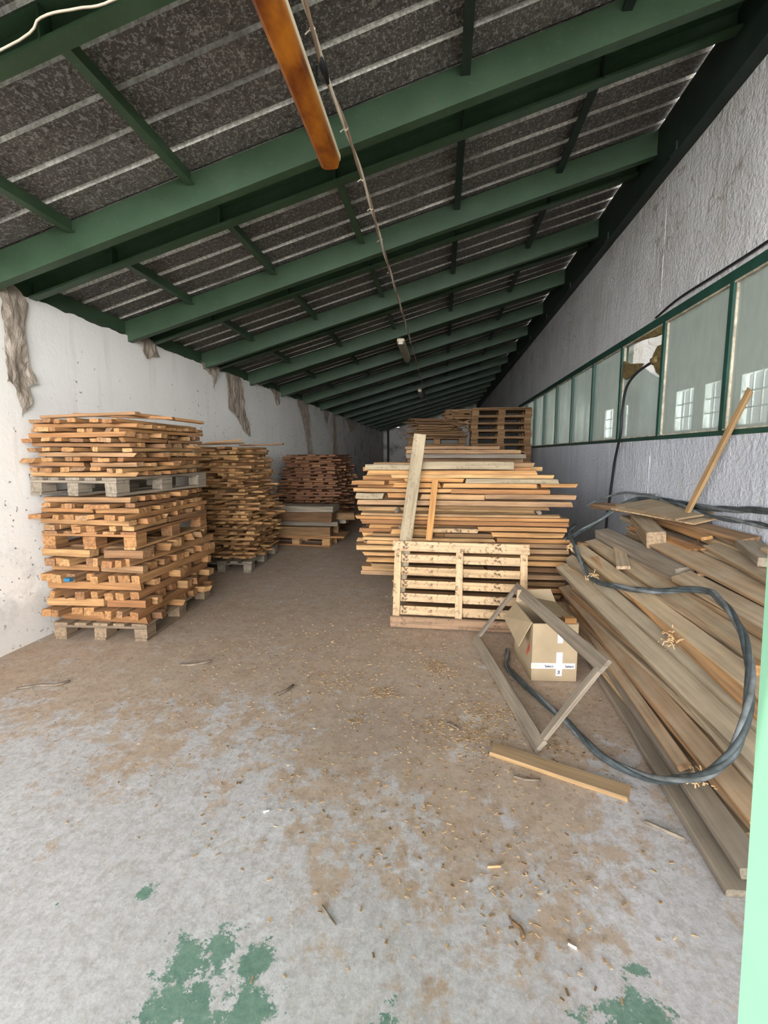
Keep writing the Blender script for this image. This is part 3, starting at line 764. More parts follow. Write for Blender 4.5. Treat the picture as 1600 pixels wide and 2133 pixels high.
# ------------------------------------------------------------------ towers at the back
GT = 'pallets stacked in the tower beside the window wall'
z = 0
for k in range(17):
    bb = MB(); jx,jy = rnd.uniform(-.02,.02),rnd.uniform(-.03,.03)
    for y in (-.34,0,.34): bb.box((-.6,y-.05,0),(.6,y+.05,.02))
    for y in (-.34,0,.34):
        for x in (-.53,0,.53): bb.box((x-.07,y-.05,.021),(x+.07,y+.05,.098))
    for x in (-.53,0,.53): bb.box((x-.07,-.4,.099),(x+.07,.4,.12))
    for y in (-.34,-.17,0,.17,.34): bb.box((-.6,y-.06,.121),(.6,y+.06,.142))
    o = bb.build('pallet', M['darkred'], M=xf(1.20+jx,10.45+jy,z,rnd.uniform(-.02,.02)))
    tag(o, f'brown pallet, {ordw(k+1)} from the floor in the tall pallet tower beside the windows', 'pallet', GT); z += .143
ztop = z
for i,(A,B) in enumerate((((.62,10.1,ztop+.015),(1.8,10.15,ztop+.02)),((.7,10.5,ztop+.016),(1.75,10.45,ztop+.016)))):
    Mx,L = between(A,B); tag(put('loose_board', plank_mesh(L,.12,.024,M['darkred'],.004,3), Mx), f'loose board lying on top of the tall pallet tower, {("front","rear")[i]} one', 'loose board')
GL = 'pallets in the lower part of the rear scrap heap'
z = 0
for k in range(13):
    bb = MB()
    for y in (-.34,0,.34): bb.box((-.6,y-.05,0),(.6,y+.05,.02))
    for y in (-.34,0,.34):
        for x in (-.53,0,.53): bb.box((x-.07,y-.05,.021),(x+.07,y+.05,.098))
    for x in (-.53,0,.53): bb.box((x-.07,-.4,.099),(x+.07,.4,.12))
    for y in (-.34,-.17,0,.17,.34): bb.box((-.6,y-.06,.121),(.6,y+.06,.142))
    tag(bb.build('pallet', M['darkred'], M=xf(-.12+rnd.uniform(-.03,.03),10.55,z,rnd.uniform(-.03,.03))), f'brown pallet, {ordw(k+1)} from the floor beneath the messy heap of boards at the rear', 'pallet', GL); z += .143
zz = z; GB = 'loose boards thrown on the rear scrap heap'
for c in range(12):
    for i in range(4):
        cx = -.12+rnd.uniform(-.12,.12); cy = 10.2+.2*i+rnd.uniform(-.06,.06); L = rnd.uniform(.6,1.3)
        o = put('loose_board', plank_mesh(L,rnd.uniform(.08,.14),.026,M['darkred'],.006,3,cut=.02), xf(cx,cy,zz+.02,rnd.uniform(-.25,.25),rnd.uniform(-.08,.08),rnd.uniform(-.035,.035)))
        tag(o, f'brown board in the messy heap at the rear, {ordw(i+1)} back in its {ordw(c+1)} layer', 'loose board', GB)
    zz += .034
for i in range(9):
    A = Vector((.1+rnd.uniform(-.3,.45),10.0+rnd.uniform(0,.5),zz-.12+rnd.uniform(0,.12))); a = rnd.uniform(-.8,.8)
    Mx,L = between(A, A+Vector((.32*math.cos(a)+.1,rnd.uniform(-.1,.1),.22*math.sin(a))))
    tag(put('loose_board', plank_mesh(L,.09,.018,M['plank' if i%3 == 0 else 'darkred'],.004,2,cut=.01), Mx), f'short board tilted on the crest of the rear heap, {ordw(i+1)} of the tilted ones', 'loose board', GB)
tag(slat_pile('slats', .05,.62,10.25,11.0,zz-.02,zz+.16,.03,M['darkred'],over=.05), 'low bundle of brown slats between the rear heap and the pallet tower', 'stacked slats', kind='stuff')

# ------------------------------------------------------------------ board heap along the window wall
nx=[1.06,1.13,1.2,1.25,1.4,1.5,1.7,1.95]; nz=[.02,.1,.24,.34,.5,.61,.75,.95]
fx=[1.015,1.03,1.04,1.13,1.346,1.6,1.95]; fz=[.02,.38,.56,.70,.75,.87,1.1]
def interp(v, a, c):
    if v <= a[0]: return c[0]
    for i in range(len(a)-1):
        if v <= a[i+1]: return c[i]+(c[i+1]-c[i])*(v-a[i])/(a[i+1]-a[i])
    return c[-1]
GH = 'boards heaped along the window wall'
NL = 18
for k in range(NL):
    u = (k+.5)/NL; zn = .93*u; zf = 1.06*u
    xn = interp(zn, nz, nx); xfv = interp(zf, fz, fx)
    if u < .06: xn,xfv = 1.085,1.13
    tn = .93/NL*.93
    num = 2 if k < 13 else 1
    for i in range(num):
        w = rnd.uniform(.11,.17)
        a = xn+w/2+.012+i*.17+rnd.uniform(0,.02); c = xfv+w/2+.012+i*.17+rnd.uniform(0,.02)
        if max(a,c)+w/2 > 1.93: w = .08; a = min(a,1.88); c = min(c,1.88)
        yn = 1.62+rnd.uniform(-.12,.25)+.03*k; yf = 4.20+rnd.uniform(-.25,.05) if c < 1.42 else 4.2+rnd.uniform(0,.5)
        fn = (yn-1.8)/2.5; ff = (yf-1.8)/2.5
        A = (a+(c-a)*fn, yn, zn+(zf-zn)*fn-.0); B = (a+(c-a)*ff, yf, zn+(zf-zn)*ff)
        Mx,L = between(A,B,roll=-(rnd.uniform(.0,.10)))
        o = put('board', plank_mesh(L,w,min(tn,.048),M['dusty'],.006,8,cut=.012,wane=.006 if rnd.random()<.4 else .001), Mx)
        tag(o, f'dusty board in the heap along the window wall, {ordw(k+1)} layer up, {("outer","inner")[i]} one', 'wooden board', GH)
def hero(A,B,w,t,mat,lb,roll=0,nm='board',cat='wooden board',grp=GH,wane=.002,up=None):
    Mx,L = between(A,B,roll=roll) if up is None else between(A,B,roll=roll,up=Vector(up))
    o = put(nm, plank_mesh(L,w,t,M[mat],.004,10,cut=.01,wane=wane), Mx); tag(o, lb, cat, grp); return o
hero((1.06,1.60,.020),(1.17,4.20,.022),.13,.034,'grey','grey weathered board lying on the floor at the foot of the heap',0,wane=.012)
hero((1.10,1.62,.085),(1.17,4.30,.135),.10,.04,'grey','grey round-ended board on the heap, just above the floor board',-.25)
hero((1.17,1.70,.205),(1.10,4.24,.345),.10,.05,'dusty','long board whose square end sticks out of the lower far end of the heap',-.35)
hero((1.24,1.78,.355),(1.07,4.24,.535),.11,.05,'dusty','long grooved board sloping down the aisle side of the heap',-.45)
hero((1.30,1.90,.43),(1.12,4.22,.62),.08,.04,'dusty','narrow board just above the grooved board on the heap',-.4)
hero((1.38,2.0,.515),(1.18,4.25,.715),.11,.04,'dusty','cracked brown board resting high on the aisle side of the heap',-.35)
hero((1.47,2.15,.61),(1.31,4.3,.755),.10,.035,'dusty','brown board beside the thick grey timber on the heap',-.3)
hero((1.545,3.15,.745),(1.42,4.34,.80),.12,.13,'grey','thick square grey timber lying on top of the heap',-.15)
hero((1.66,2.35,.80),(1.60,3.62,.87),.17,.022,'dusty','wide flat board lying on top of the heap',-.2)
hero((1.70,2.2,.845),(1.78,3.3,.92),.12,.03,'dusty','flat board beside the wall on the near part of the heap',-.2)
hero((1.88,3.1,1.0),(1.70,4.72,1.03),.11,.03,'plank','long tan board lying on the crest of the heap',-.2)
hero((1.78,2.75,.935),(1.86,3.1,.975),.12,.05,'grey','short pale grey block on the crest of the heap')
hero((1.56,3.62,.90),(1.70,4.3,.955),.13,.12,'dusty','boxy square timber under the tan board on the heap crest',-.1)
hero((1.78,4.4,1.02),(1.62,5.2,.985),.14,.05,'plank','tan board at the far end of the heap beside the wall',-.1)
hero((1.39,2.16,.575),(1.56,2.42,.60),.06,.055,'plank','short block sticking out sideways from the heap near the doorway')
hero((1.40,4.15,.74),(1.20,4.30,.742),.05,.03,'darkred','small dark offcut at the far end of the heap')
hero((1.09,2.1,.145),(1.13,4.1,.225),.06,.03,'dusty','thin board edge between the lower boards of the heap',-.5)
EX = [((1.20,1.75,.30),(1.21,3.6,.47),.07,.022,'dusty','narrow loose board lying crooked low on the heap slope'),
 ((1.30,1.95,.47),(1.22,3.9,.70),.06,.02,'plank','tan lath lying crooked midway up the heap slope'),
 ((1.44,2.3,.605),(1.36,3.9,.745),.09,.018,'dusty','thin flat board on the shoulder of the heap'),
 ((1.58,2.0,.70),(1.50,3.1,.765),.13,.03,'dusty','broad board near the doorway on the shoulder of the heap'),
 ((1.63,1.9,.76),(1.72,2.7,.83),.08,.035,'grey','grey board end near the doorway below the wall'),
 ((1.84,1.9,.92),(1.86,2.9,.985),.10,.03,'dusty','board lying right against the blue-grey wall near the doorway'),
 ((1.76,3.35,.965),(1.74,4.4,.985),.07,.02,'plank','tan lath under the long tan board on the crest'),
 ((1.30,3.5,.715),(1.50,4.2,.80),.09,.02,'dusty','short board lying aslant by the thick grey timber'),
 ((1.16,1.72,.165),(1.165,3.0,.225),.05,.02,'grey','short grey lath resting on the lowest boards of the heap'),
 ((1.58,3.0,.80),(1.78,3.55,.905),.07,.018,'plank','short tan lath lying aslant beside the wide flat board'),
 ((1.08,3.95,.50),(1.30,4.25,.70),.05,.04,'darkred','dark stub propped at the far end of the heap')]
for A,B,w_,t_,mk,lb in EX: hero(A,B,w_,t_,mk,lb,-rnd.uniform(.15,.4))
for i in range(4):
    hero((1.66+.014*i,3.42-.05*i,.868+.012*i),(1.575+.016*i,4.2-.04*i,.905+.012*i),.035,.010,'plank',f'thin splintered slat on top of the heap, {ordw(i+1)} of the slat bundle',-.2,'thin_slat','thin slat','slat bundle on the heap')
# two sheets of plywood on the crest
for i,(zo,rz) in enumerate(((1.065,.35),(1.085,.15))):
    bb = MB(); bb.box((-.16,-.42,-.006),(.16,.42,.006))
    o = bb.build('plywood_sheet', M['dusty'], M=xf(1.765,3.98+.06*i,zo,rz,math.radians(1),math.radians(-9)))
    tag(o, ('lower' if i == 0 else 'upper')+' of two small plywood sheets lying on the heap by the window wall', 'plywood sheet')
# stick leaning on the window
hero((1.83,3.775,1.08),(1.935,3.335,1.925),.05,.022,'short','thin light stick leaning upright against the window wall above the heap',0,'leaning_stick','wooden stick',None,up=(1,0,0))

# ------------------------------------------------------------------ cardboard box
bx = empty('cardboard_box', (.75,3.39,0), math.radians(5)); tag(bx, 'open cardboard box with torn flaps and white tape, on the floor by the heap', 'cardboard box')
w,d,hh,tk = .15,.235,.40,.006
bb = MB(); bb.box((-w,-d,.002),(w,d,.010)); bb.box((-w,-d,.01),(w,-d+tk,hh)); bb.box((-w,d-tk,.01),(w,d,hh)); bb.box((-w,-d+tk,.01),(-w+tk,d-tk,hh)); bb.box((w-tk,-d+tk,.01),(w,d-tk,hh))
bb.build('carton_body', M['card'], bx)
def flap(name, P, mat='card'):
    bb = MB(); a,b_,c,d_ = [Vector(p) for p in P]; nrm = (b_-a).cross(d_-a).normalized()*.005
    vs = [a,b_,c,d_]+[p+nrm for p in (a,b_,c,d_)]
    bb.add(vs,[(3,2,1,0),(4,5,6,7),(0,1,5,4),(1,2,6,5),(2,3,7,6),(3,0,4,7)]); return bb.build(name, M[mat], bx)
flap('flap', [(-w,-d+.02,hh),(-w,d-.01,hh),(-w-.10,d-.05,hh-.10),(-w-.09,-d-.0,hh-.16)])
flap('flap', [(w,-d,hh),(w,d,hh),(w-.17,d-.02,hh+.035),(w-.14,-d+.16,hh+.02)])
flap('flap', [(-w,d,hh),(w,d,hh),(w-.03,d+.05,hh+.09),(-w+.02,d+.05,hh+.08)])
flap('flap', [(-w+.01,-d+.004,hh),(w-.01,-d+.004,hh),(w-.03,-d+.05,hh-.13),(-w+.03,-d+.05,hh-.13)], 'cardin')
# tape cross on the front with its black print
yt = -d-.0015
bb = MB(); bb.box((-w-.003,yt,.09),(w-.012,yt+.0015,.128)); bb.build('tape', M['tape'], bx)
bb = MB(); bb.box((.012,yt-.001,.040),(.052,yt,.205)); bb.build('tape', M['tape'], bx)
bb = MB(); bb.box((.016,yt-.001,.27),(.05,yt+.0015,.345)); bb.build('tape', M['tape'], bx)
def text(s, size, loc, rot, parent):
    cu = bpy.data.curves.new('print','FONT'); cu.body = s; cu.size = size; cu.extrude = .0003; cu.align_x = 'CENTER'; cu.align_y = 'CENTER'; cu.offset = .0006
    o = bpy.data.objects.new('print', cu); COL.objects.link(o)
    dg = bpy.context.evaluated_depsgraph_get(); me = bpy.data.meshes.new_from_object(o.evaluated_get(dg)); bpy.data.objects.remove(o)
    me.materials.append(M['ink']); o = bpy.data.objects.new('print', me); COL.objects.link(o); o.parent = parent; o.matrix_local = Matrix.Translation(loc) @ Euler(rot).to_matrix().to_4x4(); return o
text('Select', .024, (-.035,yt-.0016,.107), (PI/2,0,0), bx)
text('Select', .024, (.10,yt-.0016,.107), (PI/2,0,0), bx)
text('Sel', .024, (.030,yt-.0026,.066), (PI/2,PI/2*-1,0), bx)
bb = MB(); bb.box((-w+.012,yt-.0016,.102),(-w+.04,yt-.0002,.118)); bb.build('print', M['inkolive'], bx)
bb = MB()
for i in range(6): bb.box((-w-.0012,-d+.06+.012*i,.19-.012*i+rnd.uniform(-.01,.01)),(-w-.0002,-d+.07+.012*i,.25-.016*i)) 
bb.build('red_stain', M['redlabel'], bx)
o = put('offcut', plank_mesh(.075,.06,.035,M['oak'],0,1), xf(.862,3.19,.422,.1)); tag(o, 'small orange wood offcut resting on the front corner of the cardboard box', 'wood offcut')

# square wooden frame tilted over the box
fr = empty('wooden_frame', (.40,3.06,0)); tag(fr, 'rectangular frame of four grey battens, one long side on the floor, leaning on the box', 'wooden frame')
A0 = Vector((.30,3.74,.036)); B0 = Vector((.52,2.37,.036)); tv = Vector((.305,.045,.425))
def rail(name, A, B, w=.080, t=.022):
    Mx,L = between(A,B,up=(B0-A0).cross(tv)); o = bpy.data.objects.new(name, plank_mesh(L,w,t,M['grey'],.002,6,cut=.006,name=name)); COL.objects.link(o)
    o.matrix_world = fr.matrix_basis.inverted() @ Mx; o.parent = fr; return o
fr.matrix_basis = Matrix.Translation((.40,3.06,0)); dv = (B0-A0).normalized()*.028; tn_ = tv.normalized()*.028
rail('long_rail', A0-dv, B0+dv); rail('long_rail', A0+tv-dv, B0+tv+dv)
rail('cross_rail', A0+tn_, A0+tv-tn_, .05); rail('cross_rail', B0+tn_, B0+tv-tn_, .05)

# short plank on the floor
Mx,L = between((.280,2.335,.012),(.855,2.075,.012)); tag(put('plank', plank_mesh(L,.098,.022,M['short'],.001,5,cut=.004), Mx), 'short tan grooved plank lying alone on the concrete floor', 'wooden plank')

# ------------------------------------------------------------------ cables
def twisted(path, r, strands, pitch, names, mats, label, cat, n=10):
    P = catmull(path, n); bbs = MB(); L = 0; acc = [0]
    for i in range(1,len(P)): L += (P[i]-P[i-1]).length; acc.append(L)
    for s in range(strands):
        Q = []
        for i,p in enumerate(P):
            tt = (P[min(i+1,len(P)-1)]-P[max(i-1,0)]).normalized(); a = tt.cross(Vector((0,0,1)) if abs(tt.z) < .9 else Vector((1,0,0))).normalized(); c = tt.cross(a)
            ang = 2*PI*(acc[i]/pitch+s/strands); Q.append(p+(a*math.cos(ang)+c*math.sin(ang))*r)
        bbs.tube(Q, r*1.35, 8, s % len(mats))
    o = bbs.build(names, mats, smooth=True); tag(o, label, cat); return o
c2 = [(1.36, 5.0, 0.8), (1.2, 4.55, 0.79), (1.14, 4.22, 0.755), (1.125, 3.87, 0.655), (1.113, 3.546, 0.609), (1.193, 3.249, 0.642), (1.29, 2.986, 0.694), (1.428, 2.731, 0.78), (1.43, 2.546, 0.774), (1.372, 2.275, 0.721), (1.285, 2.052, 0.641), (1.182, 1.877, 0.54), (1.104, 1.808, 0.416), (1.046, 1.846, 0.292), (1.008, 1.988, 0.159), (0.95, 2.175, 0.033), (0.811, 2.334, 0.024), (0.722, 2.627, 0.022), (0.596, 2.945, 0.022), (0.492, 3.273, 0.022), (0.505, 3.44, 0.022), (0.53, 3.6, 0.022)]
twisted(c2, .0085, 3, .75, 'power_cable', [M['cable'],M['cable_dust']], 'thick twisted black cable looping over the board heap and down onto the floor', 'cable')
c1 = [(1.925,2.6,1.20),(1.925,3.07,1.185),(1.915,3.67,1.135),(1.905,4.38,1.125),(1.85,4.75,1.095),(1.70,4.80,1.01),(1.47,4.716,.865),(1.124,4.449,.735)]
twisted(c1, .0095, 3, .8, 'power_cable', [M['cable'],M['cable_dust']], 'thick black cable along the crest of the heap, its cut end over the aisle', 'cable')
c3 = [(1.90,4.4,1.135),(1.88,3.95,1.115),(1.885,3.55,1.09),(1.90,3.06,1.10),(1.90,2.6,1.09)]
twisted(c3, .008, 2, .6, 'power_cable', [M['cable_dust'],M['cable']], 'thinner grey cable running below the thick one along the heap crest', 'cable')
bb = MB(); bb.tube(catmull([(1.62,5.6,.93),(1.77,5.5,1.03),(1.88,5.2,1.12),(1.905,4.8,1.14),(1.90,4.45,1.16)],8), .011, 8)
tag(bb.build('power_cable', M['cable_dust'], smooth=True), 'grey cable arching against the blue-grey wall behind the heap', 'cable')
bb = MB(); bb.tube(catmull([(1.99,4.80,2.385),(1.93,4.86,2.365),(1.88,5.05,2.30),(1.86,5.22,2.19),(1.865,5.31,1.98),(1.87,5.33,1.75),(1.88,5.42,1.60),(1.905,5.56,1.446),(1.92,5.66,1.2),(1.92,5.71,.98),(1.90,5.7,.7),(1.90,5.68,.4),(1.9,5.66,.02)],8), .013, 10)
o = bb.build('hanging_cable', M['black'], smooth=True); tag(o, 'black cable hanging out of the broken window pane down the wall', 'cable')
bb = MB(); bb.tube([(1.985,4.77,2.40),(1.94,4.84,2.375)], .036, 10); bb.build('grommet', M['foam'], o, smooth=True)
bb = MB(); bb.tube(catmull([(XR-.012,4.82,2.765),(XR-.018,4.4,2.80),(XR-.02,3.9,2.795),(XR-.02,3.4,2.79),(XR-.018,2.8,2.80),(XR-.02,2.0,2.79)],8), .009, 6)
tag(bb.build('wall_cable', M['black'], smooth=True), 'thin black cable along the wall just above the window head', 'cable')
# straw tufts caught on the cable
TU = [((1.13,3.60,.615),70,.03,'tuft of pale straw caught on the cable bend above the box'),((1.10,4.15,.74),40,.02,'wisp of straw hanging on the cable at the far end of the heap'),
      ((1.25,2.62,.52),80,.045,'patch of straw and shavings on the outer boards of the heap'),((1.09,2.0,.17),40,.03,'straw caught where the cable crosses the lowest boards')]
for c,nn,sg,lb in TU:
    bb = MB()
    for k in range(nn):
        a = Vector(c)+Vector((rnd.gauss(0,sg*.6),rnd.gauss(0,sg),rnd.gauss(0,sg*.5))); d_ = Vector((rnd.gauss(0,1),rnd.gauss(0,1),rnd.gauss(-.3,.8))).normalized()*rnd.uniform(.012,.04)
        bb.tube([a,a+d_*.5+Vector((0,0,.006)),a+d_], .003, 4)
    tag(bb.build('straw_tuft', M['straw']), lb, 'straw', kind='stuff')

# ceiling wires and lamps
cp_ = [(-.60,1.2,3.415),(-.60,2.18,3.41),(-.604,2.59,3.407),(-.585,2.96,3.414),(-.568,3.68,3.418),(-.563,4.68,3.40),(-.555,6.2,3.42),(-.548,7.7,3.405),(-.545,11.8,3.424),(-.54,19,3.42)]
o = twisted(cp_, .0065, 2, .9, 'ceiling_wire', [M['wire'],M['wirepale']], 'brown twin wire strung under the rafters along the shed', 'wire', 14)
for y,x in ((1.95,-.602),(2.32,-.604),(2.98,-.584),(3.5,-.572),(3.9,-.567),(4.45,-.564),(5.2,-.56)):
    bb = MB(); bb.tube([(x-.012,y,3.412),(x+.0,y,3.428),(x+.013,y,3.412),(x+.004,y,3.398),(x-.012,y,3.408),(x-.035,y+.01,3.40)], .0035, 5); bb.build('wire_tie', M['wirepale'], o)
bb = MB(); bb.tube([(-.603,2.46,3.406),(-.603,2.53,3.402),(-.604,2.62,3.404)], [.010,.019,.012], 8); bb.build('tape_joint', M['black'], o, smooth=True)
bb = MB(); bb.tube(catmull([(XL+.01,1.5,2.45),(-2.3,1.5,2.56),(-1.394,1.5,2.778),(-1.246,1.5,2.855),(-1.124,1.5,2.868),(-1.004,1.5,2.879),(-.75,1.52,3.0),(-.45,1.6,3.485)],6), .0038, 6)
M['loose'] = plain('tan_loose_wire', (.30,.25,.185), .6)
o2 = bb.build('loose_wire', M['loose'], smooth=True); tag(o2, 'pale loose wire slung across the roof above the near end of the white wall', 'wire')

def lamp(x, y0, y1, z, label, dif, full=True):
    L = empty('fluorescent_lamp', (x,(y0+y1)/2,z)); tag(L, label, 'ceiling lamp', 'tube lamps under the roof')
    ln = (y1-y0)/2
    def ring(wd, ln_, zz, rr=.03):
        P = []
        for (sx,sy,a0) in ((1,1,0),(-1,1,PI/2),(-1,-1,PI),(1,-1,PI*1.5)):
            for k in range(5): a = a0+k*PI/8; P.append((sx*(wd-rr)+rr*math.cos(a), sy*(ln_-rr)+rr*math.sin(a), zz))
        return P
    def loft(rings, mat, name):
        bb = MB(); m = len(rings[0]); vs = [p for r in rings for p in r]
        fs = [(i*m+j,i*m+(j+1)%m,(i+1)*m+(j+1)%m,(i+1)*m+j) for i in range(len(rings)-1) for j in range(m)]
        fs += [tuple(reversed(range(m))),tuple(range((len(rings)-1)*m,len(rings)*m))]
        bb.add(vs,fs); return bb.build(name, mat, L)
    loft([ring(.064,ln,.052),ring(.066,ln+.002,.058),ring(.066,ln+.002,.075),ring(.058,ln-.004,.095)], M['cream'], 'tray')
    loft([ring(.036,ln-.022,.0,.02),ring(.052,ln-.010,.008,.026),ring(.058,ln-.006,.03),ring(.060,ln-.004,.0515)], dif, 'diffuser')
    for yy in (-ln*.6,ln*.6):
        bb = MB(); zt = roofz(x,.16)-z; bb.tube([(0,yy,.09),(0,yy,zt)], .006, 6); bb.build('hanger_rod', M['dgreen'], L)
    return L
lamp(-.712,1.52,3.15,3.275,'amber brown tube lamp hanging under the roof close to the doorway', M['amber'])
lamp(-.695,8.05,9.6,3.31,'cream tube lamp hanging midway down the shed', M['clear'])
lamp(-.665,14.3,15.9,3.33,'small dim tube lamp deep inside the shed, beyond the cream one', M['clear'])

# ------------------------------------------------------------------ torn plastic on the left wall
def torn(P, label, depth=.03):
    n_ = len(P); cy = sum(p[0] for p in P)/n_; cz = sum(p[1] for p in P)/n_
    bm = bmesh.new()
    # ragged outline
    out = []
    for i in range(n_):
        a,c = Vector((P[i][0],P[i][1])),Vector((P[(i+1)%n_][0],P[(i+1)%n_][1])); k = max(2,int((c-a).length/.03))
        for j in range(k):
            q = a.lerp(c,j/k); jn = .012 if 0 < j else 0
            out.append((q.x+rnd.uniform(-jn,jn), q.y+rnd.uniform(-jn,jn)))
    vs = [bm.verts.new((0,y-cy,z-cz)) for y,z in out]
    f = bm.faces.new(vs); bmesh.ops.triangulate(bm, faces=[f])
    for _ in range(3):
        bmesh.ops.subdivide_edges(bm, edges=[e for e in bm.edges if e.calc_length() > .04], cuts=1)
        bmesh.ops.triangulate(bm, faces=bm.faces[:])
    for v in bm.verts:
        v.co.x = depth*(.75+.9*noise.noise((v.co.y*7+cy,v.co.z*5,1.3))+.5*noise.noise((v.co.y*21,v.co.z*15,cy)))
        v.co.x = max(.004, v.co.x)
    me = bpy.data.meshes.new('torn_plastic'); bm.to_mesh(me); bm.free(); me.materials.append(M['plastic'])
    o = bpy.data.objects.new('torn_plastic', me); COL.objects.link(o); o.location = (XL+.006,cy,cz)
    s_ = o.modifiers.new('thickness','SOLIDIFY'); s_.thickness = .002
    tag(o, label, 'plastic sheet', 'torn plastic hanging on the white wall'); return o
torn([(3.30,2.80),(3.42,2.80),(3.56,2.70),(3.50,2.60),(3.41,2.45),(3.50,2.29),(3.575,2.08),(3.47,2.04),(3.50,1.93),(3.42,1.80),(3.39,2.05),(3.28,2.06),(3.33,2.22),(3.33,2.40),(3.31,2.55)], 'large torn brown plastic rag hanging down the white wall above the near stack')
torn([(4.90,2.79),(5.20,2.79),(5.33,2.64),(5.2,2.62),(5.06,2.56)], 'short torn plastic scrap at the top of the white wall, second from the doorway')
torn([(7.08,2.75),(7.60,2.75),(7.71,2.28),(7.93,1.82),(7.63,1.90),(7.40,2.10),(7.08,2.22)], 'long torn brown plastic sheet hanging above the small low pile')
torn([(6.25,2.77),(6.85,2.77),(6.72,2.62),(6.66,2.42),(6.60,2.62),(6.4,2.68)], 'ragged plastic fringe at the wall top between second stack and low pile')
torn([(8.9,2.77),(9.5,2.77),(9.45,2.52),(9.3,2.48),(9.15,2.64)], 'small plastic fringe at the wall top just before the third stack')
torn([(10.57,2.76),(11.54,2.76),(11.71,2.07),(11.89,1.47),(11.45,1.47),(11.1,2.26)], 'long narrow torn plastic strip hanging behind the third stack')
torn([(14.1,2.76),(14.55,2.76),(14.9,1.40),(14.16,1.40)], 'straight brown plastic strip hanging far down the white wall')
torn([(16.2,2.76),(18.2,2.76),(17.8,2.45),(17.0,2.3),(16.6,2.5)], 'dark plastic fringe at the top of the white wall, deepest in the shed')
torn([(13.0,2.76),(13.7,2.76),(13.6,2.5),(13.3,2.35),(13.1,2.6)], 'plastic scrap at the wall top just before the straight strip')

# ------------------------------------------------------------------ floor litter
bb = MB()
CL = [(.30,2.72,.10,150),(.24,2.46,.14,260),(-.36,2.86,.05,90),(-.02,3.3,.05,80),(.03,3.2,.07,70),(-.72,3.0,.10,90),(-.45,2.55,.05,40),(.62,2.4,.06,80),(.10,2.55,.12,130),(-.5,3.4,.5,160),(-1.0,2.6,.5,130),(.05,1.9,.4,140),(.2,1.5,.18,90),(-1.6,3.6,.5,120),(-.6,4.6,.6,120),(1.15,2.9,.1,50),(-.2,2.2,.5,260),(.3,3.0,.4,150),(-1.2,3.3,.6,200),(-.2,3.7,.4,160),(0,5.2,.6,150)]
for (cx,cy,r,k) in CL:
    for i in range(k):
        x = cx+rnd.gauss(0,r); y = cy+rnd.gauss(0,r*.8)
        if x > 1.02 or y < 1.0 or x < XL+.1: continue
        l,w_ = rnd.uniform(.003,.009)*(1+.4*rnd.random()),rnd.uniform(.0015,.0045)
        bb.box((-l,-w_,0),(l,w_,.0022), xf(x,y,.0012,rnd.uniform(0,PI),rnd.uniform(-.15,.15),rnd.uniform(-.1,.1)))
tag(bb.build('wood_chips', M['chip']), 'wood chips and shavings scattered over the concrete floor', 'wood chips', kind='stuff')
def twig(P, r, label, mat='bark'):
    bb = MB(); bb.tube(catmull(P,4), r, 6); tag(bb.build('twig', M[mat], smooth=True), label, 'twig', 'twigs on the floor')
twig([(-1.86,3.07,.010),(-1.76,3.09,.009),(-1.66,3.16,.010)], .009, 'dark stick on the floor in front of the near stack')
twig([(-2.72,2.62,.008),(-2.60,2.68,.008),(-2.50,2.70,.008),(-2.46,2.76,.008)], .008, 'forked dark stick on the floor beside the foot of the white wall')
twig([(-1.02,2.74,.008),(-.97,2.80,.012),(-.95,2.88,.008)], .009, 'curled dark twig on the open floor ahead of the near stack')
twig([(.05,2.56,.006),(.09,2.53,.006),(.12,2.50,.006)], .005, 'thin dark twig among the chips in the middle of the floor')
twig([(-.38,1.40,.004),(-.34,1.36,.004),(-.32,1.34,.004)], .003, 'thin black twig on the pale concrete near the doorway')
twig([(.36,2.14,.006),(.42,2.12,.008),(.48,2.13,.006)], .007, 'thick brown twig on the floor just short of the short tan plank')
twig([(.25,1.42,.005),(.275,1.395,.007),(.28,1.37,.005)], .006, 'dark curled leaf-like scrap on the floor near the doorway', 'darkred')
twig([(.19,1.62,.005),(.24,1.63,.005)], .005, 'pale wood splinter on the floor near the doorway', 'chip')
twig([(.86,1.92,.006),(.98,1.84,.006)], .007, 'grey splinter beside the foot of the board heap', 'grey')
for (x,y,a,lb) in ((-.722,1.79,.6,'white cigarette end lying in the middle of the dusty floor'),(.425,1.362,-.5,'white cigarette end on the pale concrete near the doorway')):
    bb = MB(); v = Vector((math.cos(a),math.sin(a),0)); bb.tube([Vector((x,y,.0045))-v*.013,Vector((x,y,.0045))+v*.013], .004, 10); tag(bb.build('cigarette_end', M['paper'], smooth=True), lb, 'cigarette end')

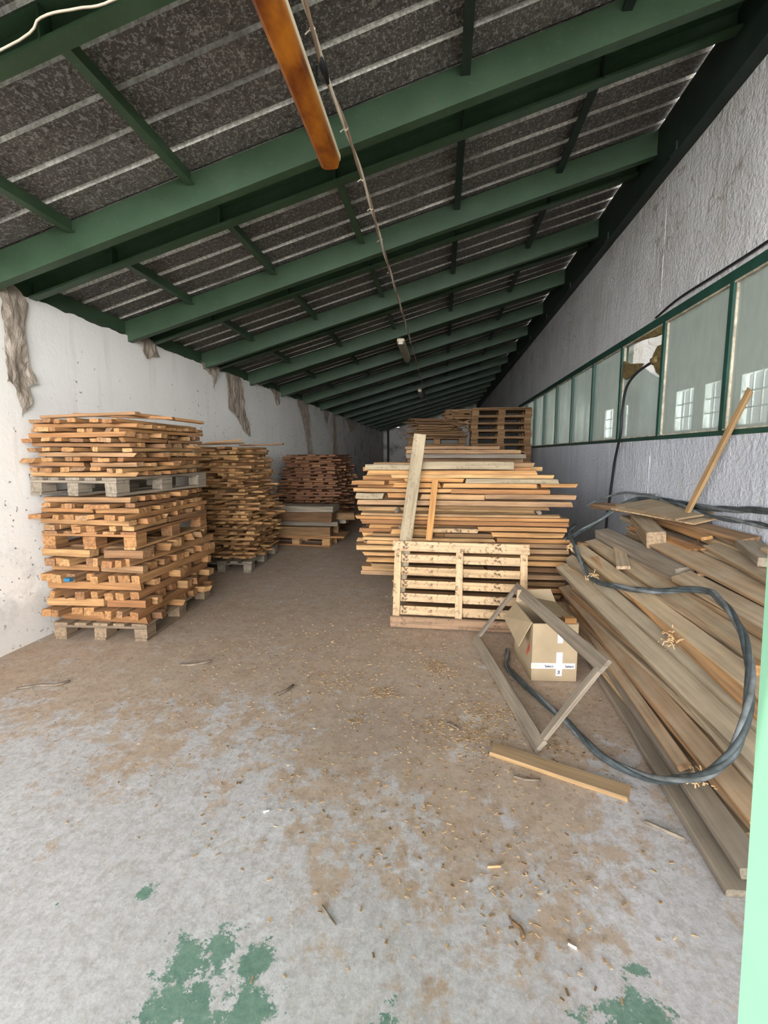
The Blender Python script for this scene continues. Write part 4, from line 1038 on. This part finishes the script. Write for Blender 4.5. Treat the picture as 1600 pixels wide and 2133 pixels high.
# ------------------------------------------------------------------ light and camera
w = bpy.data.worlds.new('sky'); SC.world = w; w.use_nodes = True
wt = w.node_tree; bg = wt.nodes['Background']
def wn(typ, **k):
    x = wt.nodes.new(typ)
    for a,v in k.items(): setattr(x, a, v)
    return x
def wmap(src, a, b_, c, d):
    x = wn('ShaderNodeMapRange', interpolation_type='SMOOTHSTEP'); wt.links.new(src, x.inputs[0])
    for i_,v in enumerate((a,b_,c,d)): x.inputs[i_+1].default_value = v
    return x.outputs[0]
def wmath(op, a, b_):
    x = wn('ShaderNodeMath', operation=op)
    for i_,v in enumerate((a,b_)):
        if isinstance(v,(int,float)): x.inputs[i_].default_value = v
        else: wt.links.new(v, x.inputs[i_])
    return x.outputs[0]
tc = wn('ShaderNodeTexCoord').outputs['Generated']
sx = wn('ShaderNodeSeparateXYZ'); wt.links.new(tc, sx.inputs[0])
dt = wn('ShaderNodeVectorMath', operation='DOT_PRODUCT'); wt.links.new(tc, dt.inputs[0]); dt.inputs[1].default_value = Vector((.45,-.89,0)).normalized()
# hazy sky, brightest low over the yard in front of the doorway
haze = wmath('MULTIPLY', wmap(sx.outputs[2], .02, .55, 1., .0), wmap(dt.outputs['Value'], -.1, .95, 0., 1.))
wt.links.new(wmath('ADD', wmath('MULTIPLY', haze, 14.0), 1.2), bg.inputs[1])
bg.inputs[0].default_value = (.98,.98,1.0,1)
sun = bpy.data.lights.new('sun','SUN'); sun.energy = 3.0; sun.angle = .009; sun.color = (1,.93,.82)
so = bpy.data.objects.new('sun', sun); COL.objects.link(so)
so.rotation_euler = Vector((.52,.26,-.80)).to_track_quat('-Z','Y').to_euler()

cam = bpy.data.cameras.new('camera'); co = bpy.data.objects.new('camera', cam); COL.objects.link(co)
cam.sensor_fit = 'HORIZONTAL'; cam.sensor_width = 36.; cam.lens = 36*990/1600; cam.clip_start = .02
co.location = (0,0,1.52); co.rotation_euler = (math.radians(90-6.94),0,math.radians(6.861))
SC.camera = co
SC.view_settings.view_transform = 'Standard'; SC.view_settings.look = 'None'; SC.view_settings.gamma = 1; SC.view_settings.use_curve_mapping = False
SC.view_settings.exposure = 0.65
SC.cycles.use_denoising = True; SC.cycles.max_bounces = 10; SC.cycles.diffuse_bounces = 6; SC.cycles.transparent_max_bounces = 8
